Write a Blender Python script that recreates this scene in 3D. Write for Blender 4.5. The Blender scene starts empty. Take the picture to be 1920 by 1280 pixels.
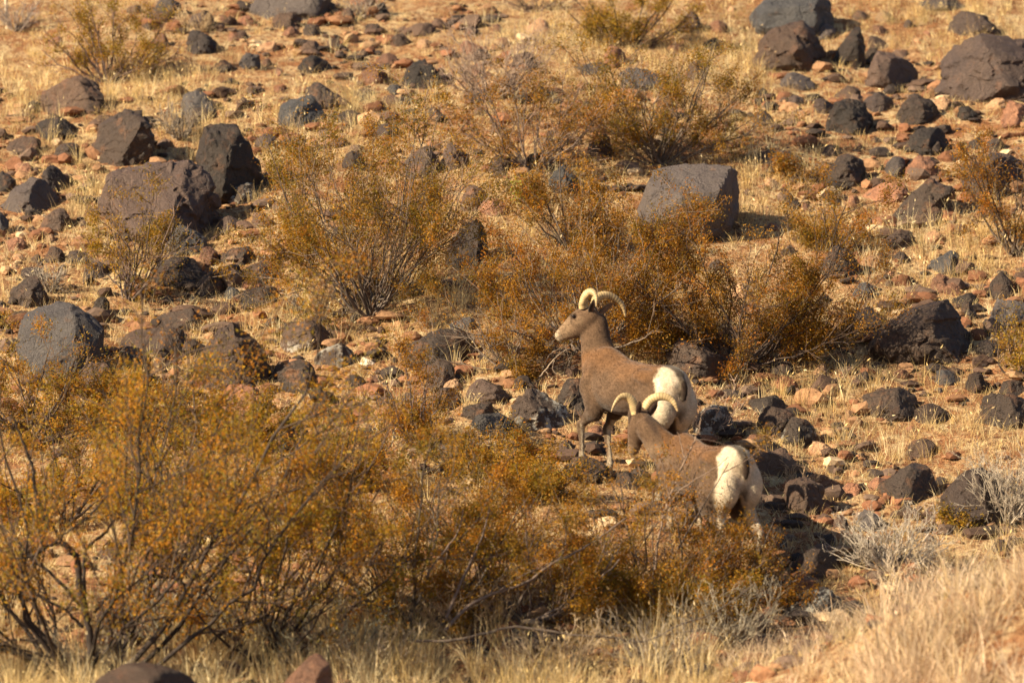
import bpy, bmesh, math, random
import numpy as np
from mathutils import Vector

random.seed(7)
rng = np.random.default_rng(7)
scene = bpy.context.scene
COL = scene.collection

# ------------------------------------------------------------------ camera
CAM = np.array([0.0, -40.0, 2.8])
PITCH = math.radians(4.0)
LENS = 210.0
FPX = LENS / 36.0 * 1920.0            # focal length in photograph pixels
RIGHT = np.array([1.0, 0.0, 0.0])
FWD = np.array([0.0, math.cos(PITCH), -math.sin(PITCH)])
UPC = np.array([0.0, math.sin(PITCH), math.cos(PITCH)])
cam_d = bpy.data.cameras.new('camera')
cam = bpy.data.objects.new('camera', cam_d)
COL.objects.link(cam)
cam.location = CAM.tolist()
cam.rotation_euler = (math.radians(90) - PITCH, 0, 0)
cam_d.lens = LENS
cam_d.sensor_width = 36.0
cam_d.clip_start = 0.5
cam_d.clip_end = 2000.0
cam_d.dof.use_dof = True
cam_d.dof.focus_distance = 39.3
cam_d.dof.aperture_fstop = 2.15
scene.camera = cam

# ------------------------------------------------------------------ light
TO_SUN = np.array([-0.74, -0.36, 0.54]); TO_SUN /= np.linalg.norm(TO_SUN)
world = bpy.data.worlds.new('World'); scene.world = world
world.use_nodes = True
wn = world.node_tree
sky = wn.nodes.new('ShaderNodeTexSky'); sky.sky_type = 'NISHITA'; sky.sun_disc = False
sky.sun_elevation = math.asin(TO_SUN[2])
sky.sun_rotation = math.atan2(TO_SUN[0], TO_SUN[1])
bg = wn.nodes['Background']; bg.inputs['Strength'].default_value = 0.05
wn.links.new(sky.outputs['Color'], bg.inputs['Color'])
sun_d = bpy.data.lights.new('sun', 'SUN'); sun = bpy.data.objects.new('sun', sun_d)
COL.objects.link(sun)
sun_d.energy = 5.0; sun_d.angle = math.radians(0.6); sun_d.color = (1.0, 0.83, 0.57)
sun.rotation_euler = Vector(TO_SUN.tolist()).to_track_quat('Z', 'Y').to_euler()
scene.view_settings.view_transform = 'Standard'
scene.view_settings.look = 'None'
scene.view_settings.exposure = 1.18
scene.view_settings.gamma = 1.0
scene.view_settings.use_curve_mapping = False
scene.cycles.max_bounces = 6
scene.cycles.transparent_max_bounces = 8

# ------------------------------------------------------------------ numeric helpers
def _h(ix, iy, iz, seed):
    n = (ix * 374761393 + iy * 668265263 + iz * 2147483647 + seed * 1274126177) & 0xFFFFFFFF
    n = ((n ^ (n >> 13)) * 1274126177) & 0xFFFFFFFF
    n = ((n ^ (n >> 16)) * 2246822519) & 0xFFFFFFFF
    return ((n ^ (n >> 15)) & 0xFFFFFF) / float(0xFFFFFF)

def vnoise(p, seed=0):
    """smooth value noise in -1..1, p (N,3)"""
    i = np.floor(p).astype(np.int64); f = p - i
    f = f * f * (3 - 2 * f)
    out = 0
    for dx in (0, 1):
        wx = f[:, 0] if dx else 1 - f[:, 0]
        for dy in (0, 1):
            wy = f[:, 1] if dy else 1 - f[:, 1]
            for dz in (0, 1):
                wz = f[:, 2] if dz else 1 - f[:, 2]
                out = out + wx * wy * wz * _h(i[:, 0] + dx, i[:, 1] + dy, i[:, 2] + dz, seed)
    return out * 2 - 1

def fbm(p, seed=0, octs=4, gain=0.5, lac=2.1):
    s = 0; a = 1.0; t = 0
    for k in range(octs):
        s = s + a * vnoise(p, seed + 17 * k); t += a
        p = p * lac + 3.7; a *= gain
    return s / t

def sstep(a, b, x):
    t = np.clip((x - a) / (b - a), 0, 1)
    return t * t * (3 - 2 * t)

def unit(v):
    v = np.asarray(v, float)
    return v / np.maximum(np.linalg.norm(v, axis=-1, keepdims=True), 1e-9)

# terrain height -----------------------------------------------------------
_py = np.array([-400, -60, -40, -27, -24, -12, -8, -5.6, -3.0, 0, 14, 40, 120, 400.0])
_pz = np.array([1.2, 1.2, 1.2, -3.6, -3.6, -1.85, -1.68, -1.54, -0.86, 0, 4.0, 11.0, 24.0, 30.0])
_yy = np.linspace(-400, 400, 16001)
_zz = np.interp(_yy, _py, _pz)
_k = np.hanning(41); _k /= _k.sum()
_zz = np.convolve(np.pad(_zz, 20, mode='edge'), _k, mode='valid')
PADS = [(2.9, -7.2, 1.25, 0.70)]        # small local rises (x, y, radius, height)
def ground_z(x, y):
    x = np.asarray(x, float); y = np.asarray(y, float)
    z = np.interp(y, _yy, _zz)
    q = np.stack([x.ravel(), y.ravel(), np.zeros(x.size)], 1)
    z = z + (0.11 * vnoise(q * 0.45, 5) + 0.045 * vnoise(q * 1.3, 6) + 0.034 * fbm(q * 3.4, 7, 3)).reshape(x.shape)
    for (a, b, r, h) in PADS:
        z = z + h * np.exp(-((x - a) ** 2 + (y - b) ** 2) / (r * r))
    return z

def ray(px, py):
    d = FWD * FPX + RIGHT * (px - 960.0) - UPC * (py - 640.0)
    return d / FPX                     # one unit of depth along the view axis
def at_depth(px, py, dep):
    return CAM + ray(px, py) * dep
def on_ground(px, py):
    d = ray(px, py)
    t = np.arange(27.0, 62.0, 0.02)
    P = CAM[None] + d[None] * t[:, None]
    hit = np.nonzero(P[:, 2] <= ground_z(P[:, 0], P[:, 1]))[0]
    i = hit[0] if len(hit) else len(t) - 1
    return P[i], t[i]
def project(P):
    v = P - CAM
    dep = v @ FWD
    return 960 + v @ RIGHT / dep * FPX, 640 - v @ UPC / dep * FPX, dep

# ------------------------------------------------------------------ mesh helpers
def put(name, V, F, mat, parent=None, smooth=False, col=None, F2=None):
    """link one mesh object; F and F2 are face index arrays of one width each"""
    me = bpy.data.meshes.new(name)
    V = np.asarray(V, np.float32); Fs = [np.asarray(f, np.int32) for f in (F, F2) if f is not None and len(f)]
    me.vertices.add(len(V)); me.vertices.foreach_set('co', V.ravel())
    n_loops = sum(f.size for f in Fs); n_f = sum(len(f) for f in Fs)
    me.loops.add(n_loops); me.polygons.add(n_f)
    me.loops.foreach_set('vertex_index', np.concatenate([f.ravel() for f in Fs]))
    st = []; tot = []; o = 0
    for f in Fs:
        st.append(o + np.arange(len(f)) * f.shape[1]); tot.append(np.full(len(f), f.shape[1])); o += f.size
    me.polygons.foreach_set('loop_start', np.concatenate(st).astype(np.int32))
    me.polygons.foreach_set('loop_total', np.concatenate(tot).astype(np.int32))
    me.polygons.foreach_set('use_smooth', np.full(n_f, smooth))
    me.update(calc_edges=True)
    if col is not None:
        at = me.attributes.new('tint', 'FLOAT_COLOR', 'POINT')
        c = np.ones((len(V), 4), np.float32); c[:, :3] = col
        at.data.foreach_set('color', c.ravel())
    me.materials.append(mat)
    o = bpy.data.objects.new(name, me); COL.objects.link(o)
    if parent is not None: o.parent = parent
    return o

def tag(o, label=None, cat=None, group=None, kind=None):
    if label: o['label'] = label
    if cat: o['category'] = cat
    if group: o['group'] = group
    if kind: o['kind'] = kind
    return o
def empty(name, loc, label, cat, group=None):
    o = bpy.data.objects.new(name, None); COL.objects.link(o)
    o.location = np.asarray(loc).tolist(); o.empty_display_size = 0.1
    return tag(o, label, cat, group)

def tubes(P, R, sides=4):
    """P (M,K,3) polylines, R (M,K) radii -> verts, quads"""
    M, K, _ = P.shape
    T = np.gradient(P, axis=1); T = unit(T)
    ref = np.where(np.abs(T[..., 2:3]) > 0.9, np.array([1.0, 0, 0]), np.array([0, 0, 1.0]))
    A = unit(np.cross(T, ref)); B = np.cross(T, A)
    th = np.arange(sides) * 2 * math.pi / sides
    V = P[:, :, None] + R[:, :, None, None] * (A[:, :, None] * np.cos(th)[None, None, :, None] + B[:, :, None] * np.sin(th)[None, None, :, None])
    idx = np.arange(M * K * sides).reshape(M, K, sides)
    a = idx[:, :-1, :]; b = np.roll(a, -1, 2); d = idx[:, 1:, :]; c = np.roll(d, -1, 2)
    return V.reshape(-1, 3), np.stack([a, b, c, d], -1).reshape(-1, 4)

class Bag:
    def __init__(s): s.V = []; s.F = []; s.C = []; s.n = 0
    def add(s, V, F, C=None):
        s.V.append(V); s.F.append(F + s.n); s.n += len(V)
        if C is not None: s.C.append(np.broadcast_to(C, (len(V), 3)))
    def build(s, name, mat, parent=None, smooth=False):
        return put(name, np.concatenate(s.V), np.concatenate(s.F), mat, parent, smooth, np.concatenate(s.C) if s.C else None)

# ------------------------------------------------------------------ materials
def mat_new(name):
    m = bpy.data.materials.new(name); m.use_nodes = True
    nt = m.node_tree; b = nt.nodes['Principled BSDF']
    return m, nt, b
def N(nt, t, **kw):
    n = nt.nodes.new(t)
    for k, v in kw.items():
        if k in n.inputs: n.inputs[k].default_value = v
        else: setattr(n, k, v)
    return n
def ramp(nt, fac, stops):
    r = nt.nodes.new('ShaderNodeValToRGB'); e = r.color_ramp.elements
    while len(e) < len(stops): e.new(0.5)
    for x, (p, c) in zip(e, stops):
        x.position = p; x.color = (*c, 1) if len(c) == 3 else c
    nt.links.new(fac, r.inputs[0]); return r.outputs[0]
def mixc(nt, f, a, b, mode='MIX'):
    m = nt.nodes.new('ShaderNodeMix'); m.data_type = 'RGBA'; m.blend_type = mode
    for s, v in ((m.inputs[0], f), (m.inputs[6], a), (m.inputs[7], b)):
        if isinstance(v, (float, int)): s.default_value = v
        elif isinstance(v, tuple): s.default_value = (*v, 1)
        else: nt.links.new(v, s)
    return m.outputs[2]
def noise(nt, vec, scale, detail=5.0, rough=0.6):
    n = N(nt, 'ShaderNodeTexNoise', Scale=scale, Detail=detail, Roughness=rough)
    nt.links.new(vec, n.inputs['Vector']); return n.outputs['Fac']
def coords(nt):
    return N(nt, 'ShaderNodeTexCoord').outputs['Object']
def world_coords(nt):
    return N(nt, 'ShaderNodeNewGeometry').outputs['Position']

def rock_material(name, base, second, rust, rust_amt, lichen=0.0, varied=.45):
    m, nt, b = mat_new(name)
    co = coords(nt)
    oi = N(nt, 'ShaderNodeObjectInfo')
    vm = N(nt, 'ShaderNodeVectorMath', operation='SCALE'); nt.links.new(oi.outputs['Random'], vm.inputs['Scale']); vm.inputs[0].default_value = (31, 17, 23)
    va = N(nt, 'ShaderNodeVectorMath', operation='ADD'); nt.links.new(co, va.inputs[0]); nt.links.new(vm.outputs[0], va.inputs[1])
    v = va.outputs[0]
    c = mixc(nt, ramp(nt, noise(nt, v, 5, 6, .65), [(.38, (0, 0, 0)), (.62, (1, 1, 1))]), base, second)
    r = ramp(nt, noise(nt, v, 9, 7, .7), [(.60 - .22 * rust_amt, (0, 0, 0)), (.74 - .2 * rust_amt, (1, 1, 1))])
    c = mixc(nt, r, c, rust)
    sp = ramp(nt, noise(nt, v, 90, 3, .6), [(.3, (.55, .55, .55)), (.5, (1, 1, 1)), (.72, (1.6, 1.55, 1.5))])
    c = mixc(nt, .85, c, sp, 'MULTIPLY')
    # wind-blown dust lying in flat places
    if lichen > 0:
        l = ramp(nt, noise(nt, v, 13, 8, .75), [(.60 - .1 * lichen, (0, 0, 0)), (.64 - .1 * lichen, (1, 1, 1))])
        l2 = ramp(nt, noise(nt, v, 3.5, 2, .5), [(.45, (0, 0, 0)), (.55, (1, 1, 1))])
        c = mixc(nt, mixc(nt, 1.0, l, l2, 'MULTIPLY'), c, (.46, .44, .38))
    hv = N(nt, 'ShaderNodeMath', operation='MULTIPLY_ADD'); nt.links.new(oi.outputs['Random'], hv.inputs[0]); hv.inputs[1].default_value = .85; hv.inputs[2].default_value = .65
    rs = N(nt, 'ShaderNodeMath', operation='MULTIPLY'); nt.links.new(oi.outputs['Random'], rs.inputs[0]); rs.inputs[1].default_value = 7.31
    rf = N(nt, 'ShaderNodeMath', operation='FRACT'); nt.links.new(rs.outputs[0], rf.inputs[0])
    rg = N(nt, 'ShaderNodeMath', operation='MULTIPLY'); nt.links.new(rf.outputs[0], rg.inputs[0]); rg.inputs[1].default_value = varied
    c = mixc(nt, rg.outputs[0], c, (.105, .062, .042))
    c = mixc(nt, 1.0, c, hv.outputs[0], 'MULTIPLY')
    nt.links.new(c, b.inputs['Base Color']); b.inputs['Roughness'].default_value = .58
    b.inputs['Specular IOR Level'].default_value = .42
    bp = N(nt, 'ShaderNodeBump', Strength=1.0, Distance=.035)
    nt.links.new(noise(nt, v, 14, 10, .72), bp.inputs['Height'])
    bp2 = N(nt, 'ShaderNodeBump', Strength=.9, Distance=.008)
    nt.links.new(noise(nt, v, 90, 3, .6), bp2.inputs['Height']); nt.links.new(bp.outputs[0], bp2.inputs['Normal'])
    # fracture lines
    vd = N(nt, 'ShaderNodeTexVoronoi', Scale=3.2); vd.feature = 'DISTANCE_TO_EDGE'
    wv = N(nt, 'ShaderNodeVectorMath', operation='MULTIPLY_ADD'); nz = N(nt, 'ShaderNodeTexNoise', Scale=4.0, Detail=4.0)
    nt.links.new(v, nz.inputs['Vector']); nt.links.new(nz.outputs['Color'], wv.inputs[0]); wv.inputs[1].default_value = (.35, .35, .35); nt.links.new(v, wv.inputs[2])
    nt.links.new(wv.outputs[0], vd.inputs['Vector'])
    cr = ramp(nt, vd.outputs['Distance'], [(.0, (0, 0, 0)), (.035, (1, 1, 1))])
    bp3 = N(nt, 'ShaderNodeBump', Strength=.5, Distance=.015); nt.links.new(cr, bp3.inputs['Height']); nt.links.new(bp2.outputs[0], bp3.inputs['Normal'])
    nt.links.new(bp3.outputs[0], b.inputs['Normal'])
    return m
RUST = (.19, .075, .03)
ROCK = {
 'k': rock_material('dark_basalt', (.021, .0150, .0125), (.042, .028, .020), (.13, .060, .028), .30),
 'l': rock_material('lichened_basalt', (.024, .018, .015), (.045, .031, .023), (.11, .055, .028), .10, 1.0),
 'g': rock_material('grey_basalt', (.043, .042, .046), (.064, .060, .060), (.12, .07, .045), .0),
 'p': rock_material('purplish_basalt', (.040, .027, .025), (.066, .043, .034), (.12, .06, .035), .1),
 'b': rock_material('brown_basalt', (.048, .029, .020), (.080, .046, .029), (.16, .07, .035), .25),
 'r': rock_material('red_scoria', (.22, .095, .05), (.30, .14, .075), (.12, .055, .035), .4),
 'o': rock_material('orange_tan_stone', (.36, .20, .105), (.44, .27, .15), (.26, .11, .05), .3, varied=.1),
 't': rock_material('golden_tan_stone', (.40, .27, .14), (.30, .19, .10), (.46, .27, .10), .4, varied=.0),
 'w': rock_material('pale_quartz', (.72, .64, .54), (.62, .52, .42), (.6, .45, .32), .2, varied=.0),
}

def ground_material():
    m, nt, b = mat_new('stony_soil')
    w = world_coords(nt)
    c = mixc(nt, ramp(nt, noise(nt, w, .9, 5, .6), [(.38, (0, 0, 0)), (.54, (1, 1, 1))]), (.44, .285, .15), (.28, .135, .065))
    c = mixc(nt, ramp(nt, noise(nt, w, 7, 5, .65), [(.46, (0, 0, 0)), (.66, (1, 1, 1))]), c, (.54, .42, .25))
    c = mixc(nt, ramp(nt, noise(nt, w, 22, 5, .7), [(.50, (0, 0, 0)), (.60, (1, 1, 1))]), c, (.19, .085, .042))
    vo = N(nt, 'ShaderNodeTexVoronoi', Scale=70.0); nt.links.new(w, vo.inputs['Vector'])
    g = ramp(nt, N_sep(nt, vo.outputs['Color']), [(.0, (.55, .5, .45)), (.5, (1, 1, 1)), (1, (1.35, 1.25, 1.1))])
    c = mixc(nt, .8, c, g, 'MULTIPLY')
    nt.links.new(c, b.inputs['Base Color']); b.inputs['Roughness'].default_value = .95
    b.inputs['Specular IOR Level'].default_value = .1
    bp = N(nt, 'ShaderNodeBump', Strength=1.0, Distance=.02); nt.links.new(noise(nt, w, 30, 8, .75), bp.inputs['Height'])
    bp2 = N(nt, 'ShaderNodeBump', Strength=.8, Distance=.01); nt.links.new(vo.outputs['Distance'], bp2.inputs['Height'])
    nt.links.new(bp.outputs[0], bp2.inputs['Normal']); nt.links.new(bp2.outputs[0], b.inputs['Normal'])
    return m
def N_sep(nt, c):
    s = nt.nodes.new('ShaderNodeSeparateColor'); nt.links.new(c, s.inputs[0]); return s.outputs[0]

def tinted(name, rough=.8, trans=0.0, grain=0.0, gscale=60, spec=.2):
    """material whose colour is the mesh's own tint attribute"""
    m, nt, b = mat_new(name)
    a = N(nt, 'ShaderNodeAttribute', attribute_name='tint')
    c = a.outputs['Color']
    if grain:
        c = mixc(nt, grain, c, ramp(nt, noise(nt, coords(nt), gscale, 4, .65), [(.3, (.5, .5, .5)), (.7, (1.5, 1.5, 1.5))]), 'MULTIPLY')
    nt.links.new(c, b.inputs['Base Color']); b.inputs['Roughness'].default_value = rough
    b.inputs['Specular IOR Level'].default_value = spec
    if trans:
        t = N(nt, 'ShaderNodeBsdfTranslucent'); nt.links.new(c, t.inputs['Color'])
        mx = N(nt, 'ShaderNodeMixShader'); mx.inputs[0].default_value = trans
        nt.links.new(b.outputs[0], mx.inputs[1]); nt.links.new(t.outputs[0], mx.inputs[2])
        nt.links.new(mx.outputs[0], nt.nodes['Material Output'].inputs['Surface'])
    return m
M_GROUND = ground_material()
M_LEAF = tinted('creosote_leaves', .6, .45, spec=.25)
M_TWIG = tinted('bark', .85, grain=.5, gscale=50)
M_GRASS = tinted('dry_grass_straw', .7, .35, spec=.25)
M_STONE = tinted('small_stones', .9, grain=.7, gscale=60)
# ------------------------------------------------------------------ ground sheet
def axis(lo, hi, step, far):
    a = np.arange(lo, hi + 1e-6, step)
    g = [step]
    while sum(g) < far: g.append(g[-1] * 1.28)
    g = np.cumsum(g)
    return np.concatenate([(lo - g)[::-1], a, hi + g])
# the little bench under the hind feet of the upper sheep
PADS.append((1.05, -0.95, 0.45, 0.07))
gx = axis(-4.4, 4.4, 0.055, 300); gy = axis(-9.0, 10.0, 0.08, 330)
X, Y = np.meshgrid(gx, gy)
Z = ground_z(X, Y)
q = np.stack([X.ravel(), Y.ravel(), 0 * X.ravel()], 1)
near = (np.abs(q[:, 0]) < 6) & (np.abs(q[:, 1]) < 14)
dz = np.zeros(len(q)); dz[near] = 0.012 * fbm(q[near] * 14, 9, 3)
V = np.stack([X.ravel(), Y.ravel(), Z.ravel() + dz], 1)
nx, ny = len(gx), len(gy)
I = np.arange(nx * ny).reshape(ny, nx)
F = np.stack([I[:-1, :-1], I[:-1, 1:], I[1:, 1:], I[1:, :-1]], -1).reshape(-1, 4)
g = put('ground', V, F, M_GROUND, smooth=True); tag(g, kind='structure')
# ------------------------------------------------------------------ boulders and stones
_ico = {}
def ico(sub):
    if sub not in _ico:
        bm = bmesh.new(); bmesh.ops.create_icosphere(bm, subdivisions=sub, radius=1.0)
        bm.verts.ensure_lookup_table()
        _ico[sub] = (np.array([v.co[:] for v in bm.verts]), np.array([[v.index for v in f.verts] for f in bm.faces]))
        bm.free()
    return _ico[sub]

def rock_shape(poly, D, r, ridge=.55, up=.35, rough=.05, sub=4, turn=(.55, .75), k=16, cuts=16):
    """poly: outline (x,z) in metres about its own centre, D: half depth. Angular block with broken faces."""
    w = np.ptp(poly[:, 0]) / 2; h = np.ptp(poly[:, 1]) / 2
    d0, F = ico(sub)
    d = unit(d0 * np.array([w, D, h]))
    Nn = []; Dd = []
    n = len(poly)
    area = 0.5 * sum(poly[i][0] * poly[(i + 1) % n][1] - poly[(i + 1) % n][0] * poly[i][1] for i in range(n))
    sg = 1 if area > 0 else -1
    for i in range(n):
        a, b = poly[i], poly[(i + 1) % n]
        e = b - a; L = np.linalg.norm(e)
        if L < 1e-4: continue
        n2 = np.array([e[1], -e[0]]) / L * sg
        off = n2 @ a
        if off < .06 * h: off = .06 * h
        for t, dl in ((r.uniform(-.2, .2), 0), (r.uniform(.45, .95), .35 * D), (-r.uniform(.45, .95), .35 * D)):
            Nn.append((n2[0] * math.cos(t), -math.sin(t), n2[1] * math.cos(t)))
            Dd.append(off * math.cos(t) + dl * abs(math.sin(t)))
    xr = poly[:, 0].min() + ridge * 2 * w
    for s, a in ((-1, turn[0]), (1, turn[1])):
        b_ = up * r.uniform(.6, 1.3)
        nn = np.array([s * math.sin(a) * math.cos(b_), -math.cos(a) * math.cos(b_), math.sin(b_)])
        pt = np.array([xr, -D, -.2 * h])
        Nn.append(nn); Dd.append(max(nn @ pt, .12 * D))
    nn = unit(np.array([r.uniform(-.3, .3), -.45, .85])); Nn.append(nn); Dd.append(nn @ np.array([xr, -.55 * D, h * .62]))
    Nn.append((r.uniform(-.3, .3), .9, .2)); Dd.append(D)
    Nn = unit(np.array(Nn)); Dd = np.array(Dd)
    inv = np.maximum(d @ Nn.T, 0) / Dd
    rad = (inv ** k).sum(1) ** (-1.0 / k)
    P = d * rad[:, None]
    s = max(w, h)
    # broken corners: planes that shave off a little of the block
    for _ in range(cuts):
        n3 = unit(np.array([r.normal(), -abs(r.normal()) * .9, r.normal() * .7 + .35])); sup = (P @ n3).max(); lim = sup * r.uniform(.76, .97)
        pr = P @ n3; k_ = np.where(pr > lim, lim / np.maximum(pr, 1e-6), 1.0); P = P * k_[:, None]
    sd = int(r.integers(1, 9999))
    off = r.uniform(0, 50, 3)
    f1 = fbm(P / s * 1.8 + off, sd, 3); f2 = fbm(P / s * 6 + off, sd + 3, 4, .6)
    rid = 1 - np.abs(fbm(P / s * 2.6 + off, sd + 9, 2)) * 2
    led = sstep(-.02, .06, fbm(P / s * np.array([2.2, 2.2, 3.4]) + off + 9, sd + 21, 3))
    f3 = fbm(P / s * 15 + off, sd + 5, 2)
    P = P * (1 + rough * (1.0 * f1 + .55 * f2 + .30 * f3 - .6 * np.clip(rid, .75, 1) + .9 * led + .05))[:, None]
    return P, F

def auto_poly(x0, y0, x1, y1, r, pk=None, flat=False):
    pk = r.uniform(.3, .7) if pk is None else pk
    W = x1 - x0; H = y1 - y0
    if flat or r.random() < .25:
        u = [(0, r.uniform(.5, .8)), (r.uniform(.04, .2), r.uniform(.12, .34)), (max(pk - .25, .2), r.uniform(0, .08)), (min(pk + .28, .86), r.uniform(0, .12)), (1, r.uniform(.36, .7)), (.9, 1), (.1, 1)]
    elif r.random() < .5:
        a = r.uniform(.0, .12); u = [(0, .8), (a, r.uniform(.35, .6)), (max(pk - r.uniform(.0, .2), .15), 0), (min(pk + r.uniform(.08, .3), .9), r.uniform(.05, .22)), (1, r.uniform(.5, .8)), (.88, 1), (.12, 1)]
    else:
        a, b = r.uniform(.0, .09), r.uniform(.91, 1.0); e, f = r.uniform(.05, .13), r.uniform(.05, .15)
        u = [(0, .82), (a, r.uniform(.42, .66)), (pk * r.uniform(.35, .6), r.uniform(.10, .32)), (max(pk - e, .1), r.uniform(0, .06)), (min(pk + f, .92), r.uniform(0, .09)), (pk + (1 - pk) * r.uniform(.5, .75), r.uniform(.14, .36)), (b, r.uniform(.42, .66)), (1, .84), (.88, 1), (.12, 1)]
    return np.array([(x0 + W * a + W * r.uniform(-.015, .015), y0 + H * b) for a, b in u])

FOOT = []      # where stones stand, so that grass does not grow through them
def make_rock(name, poly_px, mat, seed, bury=.18, ridge=None, up=.35, rough=.09, deep=.85, turn=None, sub=None, k=None, cuts=16):
    r = np.random.default_rng(seed)
    poly_px = np.array(poly_px, float)
    x0, x1 = poly_px[:, 0].min(), poly_px[:, 0].max(); y0, y1 = poly_px[:, 1].min(), poly_px[:, 1].max()
    w_px, h_px = x1 - x0, y1 - y0
    G, dg = on_ground((x0 + x1) / 2, min(y1, 1279 + 60))
    mpp = dg / FPX
    D = .5 * min(w_px, 1.5 * h_px) * mpp * deep
    dep = dg + D * .55
    mpp = dep / FPX
    low = poly_px[:, 1] > y1 - .22 * h_px
    pp = poly_px.copy(); pp[low, 1] += bury * h_px + 3
    c = np.array([(x0 + x1) / 2, (y0 + pp[:, 1].max()) / 2])
    P2 = (pp - c) * mpp * np.array([1, -1])
    if sub is None: sub = 6 if w_px > 210 else (5 if w_px > 104 else 4)
    V, F = rock_shape(P2, D, r, ridge if ridge is not None else r.uniform(.4, .72), up, rough, sub, turn or (r.uniform(.3, .7), r.uniform(.5, .9)), k or r.uniform(50, 110), cuts)
    C = at_depth(c[0], c[1], dep)
    FOOT.append((C[0], C[1], w_px * mpp / 2, D))
    o = put(name, V, F, mat, smooth=sub >= 5)
    if sub >= 5: o.data.set_sharp_from_angle(angle=math.radians(24 if sub == 5 else 20))
    o.location = C.tolist()
    return o

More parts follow.
